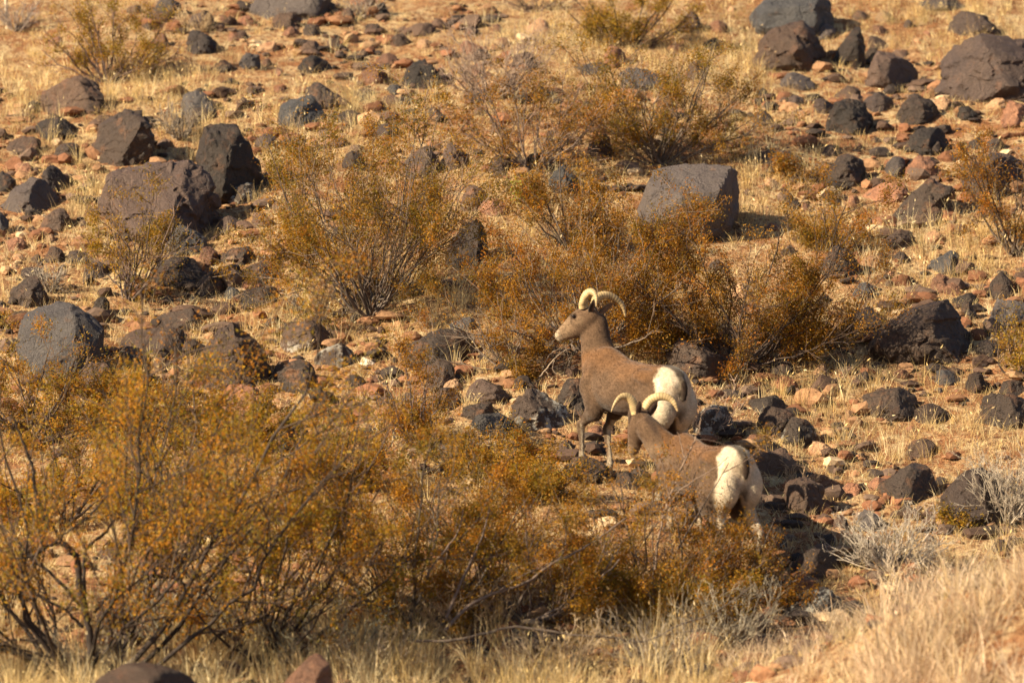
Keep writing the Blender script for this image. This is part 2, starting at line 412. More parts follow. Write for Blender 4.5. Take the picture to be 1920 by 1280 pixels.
# x0 y0 x1 y1 colour | label | options
ROCKS = '''
445 -30 655 38 g|wide dark grey slab boulder cut off by the upper edge|flat
283 -8 340 30 g|grey stone beside the yellow-green shrub near the upper edge|
347 12 408 55 p|grey-brown stone behind the pale stalks left of the wide slab|
508 18 563 55 b|brown stone touching the foot of the wide slab boulder|
568 42 602 68 k|small dark stone under the wide slab boulder|
345 55 413 100 p|triangular grey-brown stone standing alone below the pale stalks|pk.35
446 97 490 130 g|grey stone sunk in straw halfway under the wide slab|
547 97 638 138 k|pointed dark rock with grey left slope, uphill of the stacked pair|pk.6 r.45
75 145 213 212 b|broad rust-brown boulder behind tall seed-headed grass|pk.5
326 170 424 222 g|low grey rock with a dark underside above the two big peaks|flat
516 178 612 236 g|grey rock with a rusty top in the stacked pair|pk.7
563 150 650 206 k|dark pointed rock leaning at the back of the stacked pair|pk.3
605 200 713 234 k|long low black rock at the right end of the stacked pair|flat
48 217 162 262 k|low lumpy black rock on straw near the left edge|flat
93 263 160 302 k|dark stone wedged left of the square-topped big boulder|
455 160 497 181 b|brown stone right of the low grey rock with dark underside|
0 250 83 290 b|flat brown rock below the low lumpy black rock|flat
512 125 532 142 r|little red stone below the pointed dark rock|
488 106 512 124 r|little rust stone right of the grey stone sunk in straw|
530 48 565 72 r|rust-brown stone in the rubble below the wide slab|
470 74 530 98 o|flat tan-orange stone in rubble below the wide slab|flat
443 28 480 48 r|reddish stone at the left foot of the wide slab|
558 74 606 100 b|brown stone right of the flat tan-orange stone|
396 110 440 136 k|dim dark stone buried in straw beside the grey stone|
0 328 124 397 g|grey rock with flat pale left face at the left edge|r.42
67 303 135 362 p|brown-grey rock leaning behind the flat-faced grey rock|
-14 313 32 362 k|dark rock cut by the left edge above the flat-faced rock|
27 303 60 330 r|small reddish stone wedged above the flat-faced grey rock|
-20 373 18 440 g|dark grey rock cut by the left edge, under the flat-faced rock|
75 385 137 434 k|dark brown rock touching the huge slab's left side|
470 248 524 290 p|speckled purple-grey stone right of the tall dark peak|
425 330 482 382 l|pale-crusted rock under the right foot of the tall dark peak|
475 305 565 346 k|dark brown rock behind the orange bush next to the tall peak|flat
517 360 580 403 o|flat orange-tan rock left of the big centre-left bush|flat
400 402 465 434 p|purple-grey flat stone below the huge slab's right corner|flat
700 3 730 34 k|dark round stone beside the grey twiggy tuft at the upper edge|
638 12 666 40 b|brown stone half behind the wide slab's right end|
722 40 834 68 b|long thin brown ledge with a black underside|flat
680 42 727 68 b|brown stone left of the long thin ledge|
722 62 778 88 b|brown stone just under the long thin ledge|
705 94 753 123 r|flat orange-red stone above the blue-black rock|flat
675 110 722 158 r|pointed red-brown stone left of the blue-black rock|pk.7
745 110 828 167 k|blue-black rock with a purple right side|pk.5
717 157 762 177 g|flat grey stone below the blue-black rock|flat
658 160 705 184 b|brown stone half in straw above the long low black rock|flat
1131 80 1178 126 r|rounded red-brown stone with a black right side, under the bush at the top|
1052 112 1166 140 g|flat blue-grey rock sunk in straw below the top bush|flat
1160 123 1272 170 g|flat blue-grey rock with a dark right end above the central bushes|flat r.5
1100 156 1192 216 t|smooth golden-tan boulder lit by the sun|pk.55
960 96 1003 132 b|brown stone at the foot of the large grey twiggy shrub|
1100 243 1152 302 k|dark pointed rock between the two middle bushes|pk.5
908 290 972 330 b|brown rounded rock below the sparse orange bush|
1023 308 1092 366 g|grey rounded rock left of the flat-faced square boulder|
752 260 828 337 k|dark rock showing through the top of the centre-left bush|
820 262 890 317 p|grey-purple rock behind the centre-left bush's upper right side|
860 345 924 397 b|brown rock right of the centre-left bush near the green plant|
897 370 962 404 r|reddish rock just below the green plant|flat
828 395 927 502 k|tall dark rock with grey top right of the centre-left bush|pk.6
640 277 685 320 k|dark rock in the crown of the centre-left bush|
800 194 832 220 p|brown-grey stone on bare straw above the centre-left bush|flat
690 228 760 260 p|purple-brown stone on the slope above the centre-left bush|flat
1525 36 1568 74 g|pale grey block behind the tall brown pyramid rock|flat
1768 6 1876 70 p|brown-grey pointed boulder above the huge boulder at the right|pk.15
1690 -20 1833 20 g|grey boulder cut by the upper edge near the right corner|flat
1270 20 1322 62 b|brown rock right of the top bush|
1462 127 1533 168 g|pale blue-grey flat stone below the tall brown pyramid rock|flat
1553 158 1618 193 b|brown stone on gravel below the dark pointed wedge|
1520 182 1578 215 p|purplish stone in gravel above the two-tone rock|
1540 187 1654 250 k|two-tone rock with grey left face and dark right face|pk.6 r.48
1617 170 1676 209 p|purple-grey stone behind the two-tone rock|
1677 177 1770 232 k|dark brown rock right of the two-tone rock|pk.55
1693 235 1802 290 k|dark brown rock with a yellow-green stain on its top|pk.5
1545 288 1627 352 k|round nearly black rock on the slope right of the square boulder|
1693 292 1768 335 r|orange-brown rock with a pale crusted right end|r.6
1600 337 1714 382 r|long orange-red flat rock above the diagonal wedge|flat
1703 380 1779 424 b|brown rounded rock lying in front of the diagonal wedge|
1787 280 1940 370 p|big purplish boulder behind the orange bush at the right edge|pk.6
1390 268 1518 322 k|shadowy flat dark rock above and right of the square boulder|flat
1623 62 1674 93 b|brown block between the dark wedge and the gold stone|flat
1625 44 1666 64 r|flat red stone under the gold stone|flat
1635 18 1678 40 t|gold-tan flat stone near the upper edge|flat
1655 89 1711 109 b|thin brown stone above the purplish prow rock|flat
1623 84 1653 112 k|dark stone in the gap right of the dark wedge|
1748 178 1784 208 o|red-tan stone at the left foot of the huge boulder|
1845 181 1888 206 o|tan stone under the huge boulder at the right|
1873 185 1940 238 r|orange-brown rock at the right edge below the huge boulder|
1693 34 1714 54 k|small dark red stone by itself near the upper edge|
1810 256 1852 279 k|dark brown stone right of the yellow-stained rock|
1655 294 1704 330 g|dark grey stone between the round black rock and the orange-brown rock|
1307 66 1368 92 k|flat dark stone sunk in pale straw near the top|flat
1280 102 1330 152 b|brown rock inside the right-hand middle bush|
1530 271 1572 294 b|brown-purple stone above the round black rock|
1587 362 1618 394 r|small red stone at the left end of the orange-red flat rock|
80 459 124 494 b|brown stone left of the small bare-branched bush|
120 466 174 494 p|brown-grey stone beside the small bare-branched bush|flat
13 512 90 575 k|dark brown rock with a red base above the smooth grey diagonal boulder|pk.65
262 475 398 540 k|large dark grey rock behind the bare branches|flat
308 418 392 480 g|mottled round grey rock under the huge slab|
370 461 412 497 r|red-brown block beside the mottled round rock|
410 459 478 496 k|dark rock in the middle of the jumbled row|
350 502 438 555 k|olive-brown wedge split into a lit and a dark side|pk.45 r.48
433 489 528 532 b|dark brown rounded rock in the jumbled row|
480 456 548 492 k|dark brown rock at the right end of the jumbled row|
417 536 454 562 g|small grey block below the jumbled row|
433 532 552 575 k|flat dark brown rock below the jumbled row|flat
530 551 574 582 k|dark corner stone by the dead branches|
273 571 388 620 k|dark flat boulder with cracked top on the straw|flat
198 605 385 678 k|wide dark boulder seen through blurred foliage|flat
507 600 644 657 l|dark boulder crusted with white lichen|pk.55
578 640 674 688 l|smaller rounded boulder with white lichen at its foot|
523 671 614 734 k|rounded dark brown boulder below the lichened boulder|pk.45
413 722 522 784 r|large red-orange boulder below the big brown pyramid|pk.5
483 783 579 850 g|blue-grey rock showing between foreground leaves|
133 676 235 748 b|brown boulder hidden behind the leaves of the foreground tree-like shrub|
507 675 542 712 k|dark stone filling the gap right of the big brown pyramid|
563 760 602 782 r|reddish stone right of the large red-orange boulder|
447 521 498 547 r|reddish-brown stone under the dark rounded rock of the row|
147 486 202 522 p|purple-brown stone left of the bare branches|
173 552 208 592 k|dark brown stone at the base of the small bare-branched bush|
837 591 902 622 g|flat grey stone behind the low dark ledge|flat
797 668 858 733 k|dark rock behind the small rusty bush|
638 694 691 726 k|flat dark brown stone below the white stone|flat
703 629 729 650 k|small round dark stone alone on the straw|
870 706 963 757 p|rounded purple-brown boulder left of the upper sheep|pk.45
947 728 1073 808 l|big dark boulder with whitish streaks left of the sheep's forelegs|pk.4
1035 706 1122 768 k|black rock with grey top touching the upper sheep's chest|pk.5
1067 750 1112 784 k|black stone under the upper sheep's chest|
797 726 878 770 b|reddish-brown rock behind the thin rusty bush|flat
830 708 868 737 o|orange stone beside the rounded purple-brown boulder|
853 746 948 788 k|dark lower rock between the two rounded boulders|flat
868 770 980 818 g|smooth blue-grey boulder behind the low orange bush|pk.5
808 802 868 866 g|grey-purple rock left of the smooth blue-grey boulder|
757 766 818 800 b|brown stone left of the smooth blue-grey boulder|
675 668 703 685 w|white quartz stone lying on straw|
990 715 1012 733 r|small brown stone on the bare ground left of the black rock|
1233 634 1382 712 k|dark brown boulder just behind the upper sheep's rump|pk.35
1577 565 1668 630 p|purple-grey flat rock behind the biggest right boulder|flat
1773 548 1862 574 k|dark flat rock peeking over the biggest right boulder|flat
1742 511 1792 550 r|pointed red stone above the biggest right boulder|pk.45
1850 501 1905 563 k|tall dark pointed stone standing upright near the right edge|pk.55
1727 466 1817 514 g|dark grey rock sunk in gold grass|pk.7
1650 429 1725 466 k|dark round stone below the brown rock of the wedge|
1672 469 1709 496 k|small dark stone left of the grey rock in gold grass|
1597 527 1641 562 g|grey stone right of the big middle bush|
1528 458 1622 519 k|dark grey rock at the right shoulder of the big middle bush|pk.4
1493 512 1528 532 k|dark stone seen through the big middle bush|
1850 560 1935 613 g|blue-grey rock at the right edge below the upright stone|
1770 529 1808 555 r|red stone wedged between pointed red stone and upright stone|
1612 718 1746 788 k|dark flat-topped boulder on straw below the biggest right boulder|flat pk.4
1740 682 1818 722 g|low grey stone right of the flat-topped boulder|flat
1807 696 1858 740 b|dark brown stone right of the low grey stone|
1827 735 1940 802 k|large dark boulder with an orange left end at the right edge|pk.5
1860 711 1935 743 k|dark stone stacked behind the boulder with orange end|flat
1707 754 1794 795 b|brown rounded stone right of the flat-topped boulder|
1410 754 1494 816 b|rounded reddish-dark boulder in the group of three behind the rumps|pk.4
1453 776 1538 836 l|dark boulder with white lichen in the group of three|
1380 733 1504 782 l|rearmost lichen-flecked boulder in the group of three|pk.6
1290 758 1382 818 l|dark brown boulder with lichen beside the upper sheep's hind legs|
1690 816 1764 857 b|low brown rock on straw above the dark pyramid|flat
1557 671 1600 689 g|small grey stone on bare dirt left of the biggest boulder|flat
1827 635 1881 669 k|dark flat stone right of the biggest right boulder|flat
1510 826 1563 858 o|orange-tan rock right of the lichened group|flat
1803 558 1832 598 l|lichened stone against the biggest boulder's right end|
1393 840 1504 893 b|brown boulder with a black hollow beside the lower sheep's rump|pk.6
1393 808 1450 850 r|rusty stone above the hollow boulder|flat
1463 888 1548 962 b|wide brown-red rock behind thin dry stalks|
1598 952 1662 994 g|smooth blue-grey stone behind the pale grey shrub|pk.45
1680 947 1724 972 k|dark stone above the pale grey shrub|
1480 1030 1594 1092 k|dark domed rock at the edge of the pink-tan grass|pk.65
1450 1096 1597 1160 l|low dark rock with pale specks under the domed rock|flat
1570 903 1618 929 r|brown-red stone left of the dark pyramid|
1560 963 1594 995 b|brown stone between the wide brown-red rock and smooth grey stone|
1857 1011 1891 1037 b|small brown stone at the right above the foreground grass|
1435 1004 1478 1028 k|dark flat stone by the lower sheep's hind foot|flat
1627 889 1674 919 r|reddish rock against the left side of the dark pyramid|
1533 1000 1571 1026 k|small dark stone above the domed rock|
1045 846 1142 905 k|black rock under the upper sheep's front hooves|flat
1150 884 1212 916 k|dark low stone right of the upper sheep's hooves|flat
1040 820 1085 852 b|brown stone just left of the upper sheep's forefeet|flat
700 738 748 770 b|brown flat stone left of the thin rusty bush|flat
'''
POLY = [  # boulders whose outline the photograph shows clearly
 ('k', [(147,312),(150,280),(167,240),(187,216),(228,207),(253,205),(284,210),(301,247),(296,285),(250,306),(200,314)], 'square-topped big dark boulder left of the tall peak', dict(ridge=.78, up=.25)),
 ('k', [(355,300),(362,262),(377,234),(400,219),(420,226),(447,234),(466,268),(491,315),(484,360),(420,385),(372,350)], 'tall dark peak-shaped boulder in the pair of peaks', dict(ridge=.5, up=.2)),
 ('p', [(170,400),(177,347),(200,315),(255,292),(300,287),(355,290),(390,300),(415,332),(412,385),(390,430),(300,452),(200,445)], 'huge dark slab boulder with a sloping grey top', dict(ridge=.78, up=.8, turn=(.15, .95))),
 ('g', [(1190,430),(1198,380),(1213,340),(1228,316),(1262,308),(1310,305),(1358,308),(1382,322),(1389,352),(1386,400),(1360,425),(1290,445),(1220,448)], 'smooth blue-grey square boulder with a flat front face', dict(ridge=.80, up=.12, turn=(.06, 1.2), rough=.035, cuts=3)),
 ('g', [(1408,60),(1412,20),(1440,-5),(1480,-22),(1530,-20),(1558,0),(1564,35),(1562,64),(1480,72)], 'smooth blue-grey boulder at the upper edge behind the brown pyramid', dict(ridge=.8, up=.25, turn=(.1, .9), rough=.04, cuts=6)),
 ('b', [(1403,118),(1425,82),(1465,48),(1505,32),(1527,50),(1541,84),(1555,112),(1530,132),(1465,134),(1420,132)], 'tall brown pyramid rock with a black right flank', dict(ridge=.62, up=.3, turn=(.35, 1.0))),
 ('k', [(1552,120),(1570,90),(1600,55),(1612,48),(1627,57),(1628,80),(1620,112),(1600,126),(1566,126)], 'dark pointed wedge right of the tall brown pyramid', dict(ridge=.7, up=.1)),
 ('p', [(1616,158),(1633,113),(1648,97),(1680,102),(1713,116),(1738,138),(1728,156),(1690,168),(1640,170)], 'purplish prow-shaped rock with a pointed left peak', dict(ridge=.3, up=.35)),
 ('p', [(1753,165),(1762,120),(1788,86),(1830,66),(1885,58),(1960,66),(1960,185),(1870,186),(1785,190)], 'huge rounded brown-grey boulder cut by the right edge', dict(ridge=.68, up=.3, rough=.09)),
 ('k', [(1655,413),(1686,387),(1723,350),(1747,333),(1773,339),(1790,362),(1776,385),(1740,405),(1690,418)], 'dark diagonal wedge rock rising to the right', dict(ridge=.72, up=.4)),
 ('g', [(30,660),(42,595),(66,558),(92,549),(128,562),(162,590),(190,620),(186,690),(150,708),(60,706)], 'large smooth grey diagonal boulder behind the foreground leaves', dict(ridge=.7, up=.6, rough=.05, cuts=6)),
 ('b', [(350,700),(378,662),(410,620),(440,604),(474,612),(498,640),(503,690),(502,728),(450,734),(390,722)], 'big brown pyramid boulder in the middle left', dict(ridge=.45, up=.25, turn=(.4, .45))),
 ('k', [(752,668),(766,640),(798,622),(830,616),(905,622),(928,640),(915,668),(840,684),(790,690)], 'low dark ledge reaching under the dead branches', dict(ridge=.3, up=.4)),
 ('k', [(1606,628),(1640,602),(1700,586),(1738,558),(1765,549),(1802,562),(1829,598),(1828,642),(1814,678),(1722,686),(1652,674),(1622,652)], 'biggest dark boulder on the right with a tan fleck', dict(ridge=.78, up=.3, turn=(.25, 1.0))),
 ('k', [(1632,932),(1650,908),(1680,886),(1715,862),(1735,872),(1762,898),(1775,916),(1762,930),(1700,942),(1660,942)], 'dark pyramid rock on the lower right slope', dict(ridge=.42, up=.3)),
 ('p', [(1748,985),(1755,945),(1788,905),(1828,870),(1872,845),(1896,858),(1894,935),(1868,985),(1800,992)], 'reddish diagonal boulder half behind the pale grey shrub', dict(ridge=.6, up=.4)),
]
NEAR = [  # close to the lens, mostly below the frame
 ('b', [(140,1340),(160,1275),(215,1247),(270,1242),(335,1256),(400,1300),(410,1345)], 'blurred brown rounded boulder on the lower edge, widest', 32.6),
 ('r', [(490,1340),(525,1280),(565,1240),(598,1206),(622,1225),(640,1290),(645,1345)], 'blurred pinkish pointed stone on the lower edge', 32.9),
 ('b', [(1465,1345),(1490,1275),(1515,1252),(1545,1248),(1580,1272),(1600,1345)], 'blurred small brown dome on the lower edge', 32.6),
 ('o', [(1780,1345),(1830,1262),(1890,1248),(1980,1240),(1985,1345)], 'blurred orange-tan stone in the lower right corner', 32.4),
]
LAND = []      # (px, py, short phrase) of the stones one can find by their label
sd = 100
for c, pl, lab, kw in POLY:
    sd += 1
    o = make_rock('boulder', pl, ROCK[c], sd, **kw); tag(o, lab, 'boulder', 'boulders scattered over the slope')
    a = np.array(pl); LAND.append((a[:, 0].mean(), a[:, 1].mean(), lab.split(' with ')[0]))
for line in ROCKS.strip().split('\n'):
    a, lab, op = line.split('|')
    a = a.split(); x0, y0, x1, y1 = map(float, a[:4]); sd += 1
    flat = 'flat' in op; pk = None; rd = None
    for t in op.split():
        if t[:2] == 'pk': pk = float(t[2:])
        elif t[0] == 'r': rd = float(t[1:])
    r = np.random.default_rng(sd)
    pl = auto_poly(x0, y0, x1, y1, r, pk, flat)
    big = (x1 - x0) > 60
    o = make_rock('boulder' if big else 'stone', pl, ROCK[a[4]], sd, ridge=rd, up=.75 if flat else .4, rough=.11)
    tag(o, lab, 'boulder' if big else 'stone', 'boulders scattered over the slope' if big else 'loose stones on the slope')
for c, pl, lab, dep in NEAR:
    sd += 1
    r = np.random.default_rng(sd)
    pl = np.array(pl, float); ctr = np.array([(pl[:, 0].min() + pl[:, 0].max()) / 2, 1300.0])
    C = at_depth(ctr[0], 1300.0, dep); gz = float(ground_z(C[0], C[1]))
    mpp = dep / FPX
    P2 = (pl - ctr) * mpp * np.array([1, -1])
    lowz = (gz - .1) - C[2]
    P2 = np.concatenate([P2, [(P2[-1, 0] * 1.05, lowz), (P2[0, 0] * 1.05, lowz)]])
    V, F = rock_shape(P2, np.ptp(P2[:, 0]) * .4, r, .5, .3, .05, 5, k=9)
    o = put('boulder', V, F, ROCK[c], smooth=True); o.location = C.tolist()
    tag(o, lab, 'boulder', 'blurred stones close to the lens')
    FOOT.append((C[0], C[1], np.ptp(P2[:, 0]) / 2, np.ptp(P2[:, 0]) * .4))

# smaller loose stones, each a thing of its own
EXTRA_LAB = {'r': 'rust-red', 'b': 'brown', 'k': 'near-black', 'o': 'orange-tan', 'p': 'purplish', 'g': 'grey', 't': 'golden'}
used = {}
boxes = [(p[:, 0].min(), p[:, 1].min(), p[:, 0].max(), p[:, 1].max()) for p in [np.array(q[1], float) for q in POLY]]
for line in ROCKS.strip().split('\n'):
    boxes.append(tuple(map(float, line.split('|')[0].split()[:4])))
PREF = [(480, 500, 170, 80, 'kkbk'), (300, 660, 190, 60, 'kbk'), (620, 740, 150, 60, 'kbr'), (1000, 780, 130, 40, 'kbk'), (220, 440, 150, 60, 'kbb'), (1450, 820, 100, 60, 'kbr'), (560, 60, 170, 70, 'rrobbr'), (720, 110, 120, 70, 'rrobb'), (1640, 240, 150, 90, 'bpork'), (1650, 350, 170, 70, 'rrobk'),
        (1600, 480, 200, 90, 'rbko'), (1540, 700, 180, 40, 'bopg'), (1700, 720, 190, 60, 'bokr'), (460, 480, 140, 60, 'bkr'),
        (700, 740, 170, 60, 'robw'[:3]), (1560, 920, 120, 60, 'rbo'), (60, 480, 70, 60, 'bor'), (1500, 60, 330, 40, 'orb'), (850, 60, 150, 60, 'ro'), (1250, 860, 500, 60, 'kbr'), (480, 440, 150, 60, 'rob'), (330, 60, 200, 60, 'rb')]
cnt = 0; tries = 0
rr = np.random.default_rng(55)
SLOPE_SIDE = lambda dx, dy: ('right of' if dx > 0 else 'left of') if abs(dx) > abs(dy) * 1.2 else ('below' if dy > 0 else 'above')
while cnt < 215 and tries < 9000:
    tries += 1
    cx, cy, sx, sy, cols = PREF[rr.integers(len(PREF))]
    px = cx + rr.normal() * sx * .6; py = cy + rr.normal() * sy * .6
    w = 17 + 42 * rr.random() ** 1.6; h = w * rr.uniform(.45, .75)
    if not (8 < px < 1912 and 12 < py < 1000): continue
    if any(b[0] - w / 2 < px < b[2] + w / 2 and b[1] - h / 2 < py < b[3] + h / 2 for b in boxes): continue
    c = cols[rr.integers(len(cols))]
    d = sorted((math.hypot(px - l[0], (py - l[1]) * 1.3), i) for i, l in enumerate(LAND))[0][1]
    side = SLOPE_SIDE(px - LAND[d][0], py - LAND[d][1])
    far = math.hypot(px - LAND[d][0], py - LAND[d][1])
    key = (c, side, d)
    size = 'small' if w > 28 else 'tiny'
    where = 'just' if far < 130 else ('a little' if far < 210 else 'well')
    lab = f"{size} {EXTRA_LAB[c]} stone {where} {side} the {LAND[d][2]}"
    ws = lab.split()
    if len(ws) > 16: lab = ' '.join(ws[:16])
    if lab in used: continue
    used[lab] = 1
    sd += 1; cnt += 1
    boxes.append((px - w / 2, py - h / 2, px + w / 2, py + h / 2))
    pl = auto_poly(px - w / 2, py - h / 2, px + w / 2, py + h / 2, np.random.default_rng(sd), None, rr.random() < .4)
    o = make_rock('stone', pl, ROCK[c], sd, up=.6, rough=.12, sub=3)
    tag(o, lab, 'stone', 'loose stones on the slope')

# rubble and gravel: far too many to count
def view_points(n, seed, ylo=-7.0, yhi=9.5):
    r = np.random.default_rng(seed)
    y = r.uniform(ylo, yhi, n); half = (y + 40) * .0857 * 1.12 + .25
    x = r.uniform(-1, 1, n) * half
    return x, y
def rubble(name, n, smin, smax, sub, seed, dens):
    r = np.random.default_rng(seed)
    x, y = view_points(n, seed)
    q = np.stack([x, y, 0 * x], 1)
    fpx, fpy, _ = project(np.stack([x, y, ground_z(x, y)], 1)); boost = np.zeros(n)
    for cx, cy, rx, ry in RUB: boost = np.maximum(boost, np.exp(-((fpx - cx) / rx) ** 2 - ((fpy - cy) / ry) ** 2))
    keep = r.random(n) < np.clip(dens(q) * .75 + boost, 0, 1)
    x, y, q = x[keep], y[keep], q[keep]; m = len(x)
    d, F = ico(sub)
    s = smin * (smax / smin) ** (r.random(m) ** 2.0)
    sc = np.stack([s * r.uniform(.8, 1.3, m), s * r.uniform(.7, 1.2, m), s * r.uniform(.35, .75, m)], 1)
    rot = r.uniform(0, 6.28, m)
    ang = unit(r.normal(size=(m, 8, 3))); off = r.uniform(.45, .9, (m, 8))
    inv = np.maximum(np.einsum('vk,mpk->mvp', d, ang), 0) / off[:, None, :]
    rad = np.minimum(1.0, 1.0 / np.maximum(inv.max(2), 1e-3)) * r.uniform(.86, 1.1, (m, len(d)))
    P = d[None] * rad[..., None] * sc[:, None]
    c, sn = np.cos(rot)[:, None], np.sin(rot)[:, None]
    P = np.stack([P[..., 0] * c - P[..., 1] * sn, P[..., 0] * sn + P[..., 1] * c, P[..., 2]], -1)
    z = ground_z(x, y) + s * .12
    P = P + np.stack([x, y, z], 1)[:, None]
    pal = np.array([(.27, .15, .08), (.36, .22, .12), (.19, .085, .045), (.24, .12, .062), (.085, .052, .038), (.045, .033, .028), (.5, .36, .22), (.13, .085, .062)])
    zone = sstep(-.25, .35, vnoise(q * .7, 31))
    dark = sstep(.0, .35, vnoise(q * 1.3, 35)); pi = np.where(r.random(m) < dark * .6, r.choice([4, 5, 7, 5, 2], m), 0) ; pi = np.where(pi > 0, pi, np.where(r.random(m) < .40 + .35 * zone, r.choice([2, 3, 0, 2, 7, 4, 5], m), r.choice([0, 1, 6, 4, 5, 7, 4, 5, 2], m)))
    C = pal[pi] * r.uniform(.75, 1.25, (m, 1))
    nv = len(d)
    o = put(name, P.reshape(-1, 3), (F[None] + (np.arange(m) * nv)[:, None, None]).reshape(-1, 3), M_STONE, col=np.repeat(C, nv, 0))
    return o
RUB = [(600, 60, 230, 90), (880, 30, 140, 40), (1650, 235, 200, 80), (1650, 345, 170, 60), (1720, 700, 180, 50), (470, 500, 200, 110), (250, 440, 260, 130), (760, 740, 180, 70), (1450, 780, 160, 60), (1000, 790, 160, 60), (300, 690, 260, 70), (1580, 940, 160, 60), (720, 150, 120, 60), (1700, 500, 150, 40), (80, 480, 100, 40)]
def dens_rub(q):
    return .25 + .75 * sstep(-.15, .30, vnoise(q * .7, 31) + .55 * vnoise(q * 2.2, 32)) * (1 - .92 * sstep(-3.6, -4.8, q[:, 1]))
tag(rubble('rubble', 10400, .022, .12, 2, 201, dens_rub), 'angular brown and rust rubble strewn between the boulders', 'rubble', kind='stuff')
tag(rubble('gravel', 4500, .007, .020, 1, 202, dens_rub), 'fine tan and red gravel lying on the slope', 'gravel', kind='stuff')
# ------------------------------------------------------------------ the two bighorn sheep
def loft(P, ra, rb, hint, sides=20, cap=True):
    """tube with an elliptic section: rb along the hint side, ra across it"""
    P = np.array(P, float); ra = np.array(ra, float); rb = np.array(rb, float); K = len(P)
    # resample smoothly (Catmull-Rom)
    def cr(A, n=5):
        A = np.array(A, float); Q = np.concatenate([[2 * A[0] - A[1]], A, [2 * A[-1] - A[-2]]])
        out = []
        for i in range(len(A) - 1):
            p0, p1, p2, p3 = Q[i], Q[i + 1], Q[i + 2], Q[i + 3]
            for t in np.arange(n) / n:
                out.append(.5 * (2 * p1 + (p2 - p0) * t + (2 * p0 - 5 * p1 + 4 * p2 - p3) * t * t + (3 * p1 - p0 - 3 * p2 + p3) * t ** 3))
        out.append(A[-1]); return np.array(out)
    P = cr(P); ra = np.maximum(cr(ra), .002); rb = np.maximum(cr(rb), .002); K = len(P)
    T = unit(np.gradient(P, axis=0)); H = np.array(hint, float)
    B = unit(H - (T @ H)[:, None] * T); A = np.cross(T, B)
    th = np.arange(sides) * 2 * math.pi / sides
    V = P[:, None] + A[:, None] * (ra[:, None] * np.cos(th))[..., None] + B[:, None] * (rb[:, None] * np.sin(th))[..., None]
    V = V.reshape(-1, 3)
    I = np.arange(K * sides).reshape(K, sides)
    a = I[:-1]; b = np.roll(a, -1, 1); d = I[1:]; c = np.roll(d, -1, 1)
    Q = np.stack([a, b, c, d], -1).reshape(-1, 4)
    tri = np.concatenate([Q[:, [0, 1, 2]], Q[:, [0, 2, 3]]])
    V = np.concatenate([V, [P[0]], [P[-1]]]); n = K * sides
    f0 = np.stack([np.roll(I[0], -1), I[0], np.full(sides, n)], -1); f1 = np.stack([I[-1], np.roll(I[-1], -1), np.full(sides, n + 1)], -1)
    return V, np.concatenate([tri, f0, f1])

def fuse(bag, vox, smooth_it):
    """one continuous skin round all the lofts"""
    me = bpy.data.meshes.new('tmp'); me.from_pydata(np.concatenate(bag.V).tolist(), [], np.concatenate(bag.F).tolist())
    o = bpy.data.objects.new('tmp', me); COL.objects.link(o)
    m = o.modifiers.new('r', 'REMESH'); m.mode = 'VOXEL'; m.voxel_size = vox; m.use_smooth_shade = True
    s = o.modifiers.new('s', 'SMOOTH'); s.factor = .5; s.iterations = smooth_it
    dg = bpy.context.evaluated_depsgraph_get(); dg.update()
    ev = o.evaluated_get(dg); em = ev.to_mesh()
    V = np.empty(len(em.vertices) * 3); em.vertices.foreach_get('co', V); V = V.reshape(-1, 3)
    F = np.array([p.vertices[:] for p in em.polygons if len(p.vertices) == 4])
    ev.to_mesh_clear(); bpy.data.objects.remove(o); bpy.data.meshes.remove(me)
    return V, F

def coat_material():
    m, nt, b = mat_new('short_coat')
    a = N(nt, 'ShaderNodeAttribute', attribute_name='tint'); co = coords(nt)
    mp = N(nt, 'ShaderNodeMapping'); mp.inputs['Scale'].default_value = (60, 60, 150); nt.links.new(co, mp.inputs[0])
    f = noise(nt, mp.outputs[0], 1.0, 5, .7)
    c = mixc(nt, .8, a.outputs['Color'], ramp(nt, f, [(.28, (.50, .47, .44)), (.72, (1.5, 1.5, 1.5))]), 'MULTIPLY')
    c = mixc(nt, .55, c, ramp(nt, noise(nt, co, 9, 5, .6), [(.3, (.62, .58, .55)), (.7, (1.32, 1.28, 1.24))]), 'MULTIPLY')
    nt.links.new(c, b.inputs['Base Color']); b.inputs['Roughness'].default_value = .9
    b.inputs['Specular IOR Level'].default_value = .12
    b.inputs['Sheen Weight'].default_value = .15; b.inputs['Sheen Roughness'].default_value = .5
    bp = N(nt, 'ShaderNodeBump', Strength=.7, Distance=.006); nt.links.new(f, bp.inputs['Height'])
    nt.links.new(bp.outputs[0], b.inputs['Normal'])
    return m
M_COAT = coat_material()
M_HAIR = tinted('hair', .8, .2, spec=.15)
M_HORN = tinted('horn_keratin', .5, grain=.35, gscale=70, spec=.4)
M_EYE, _nt, _b = mat_new('dark_eye'); _b.inputs['Base Color'].default_value = (.012, .008, .006, 1); _b.inputs['Roughness'].default_value = .12
M_HOOF, _nt, _b = mat_new('dark_hoof'); _b.inputs['Base Color'].default_value = (.03, .022, .018, 1); _b.inputs['Roughness'].default_value = .6

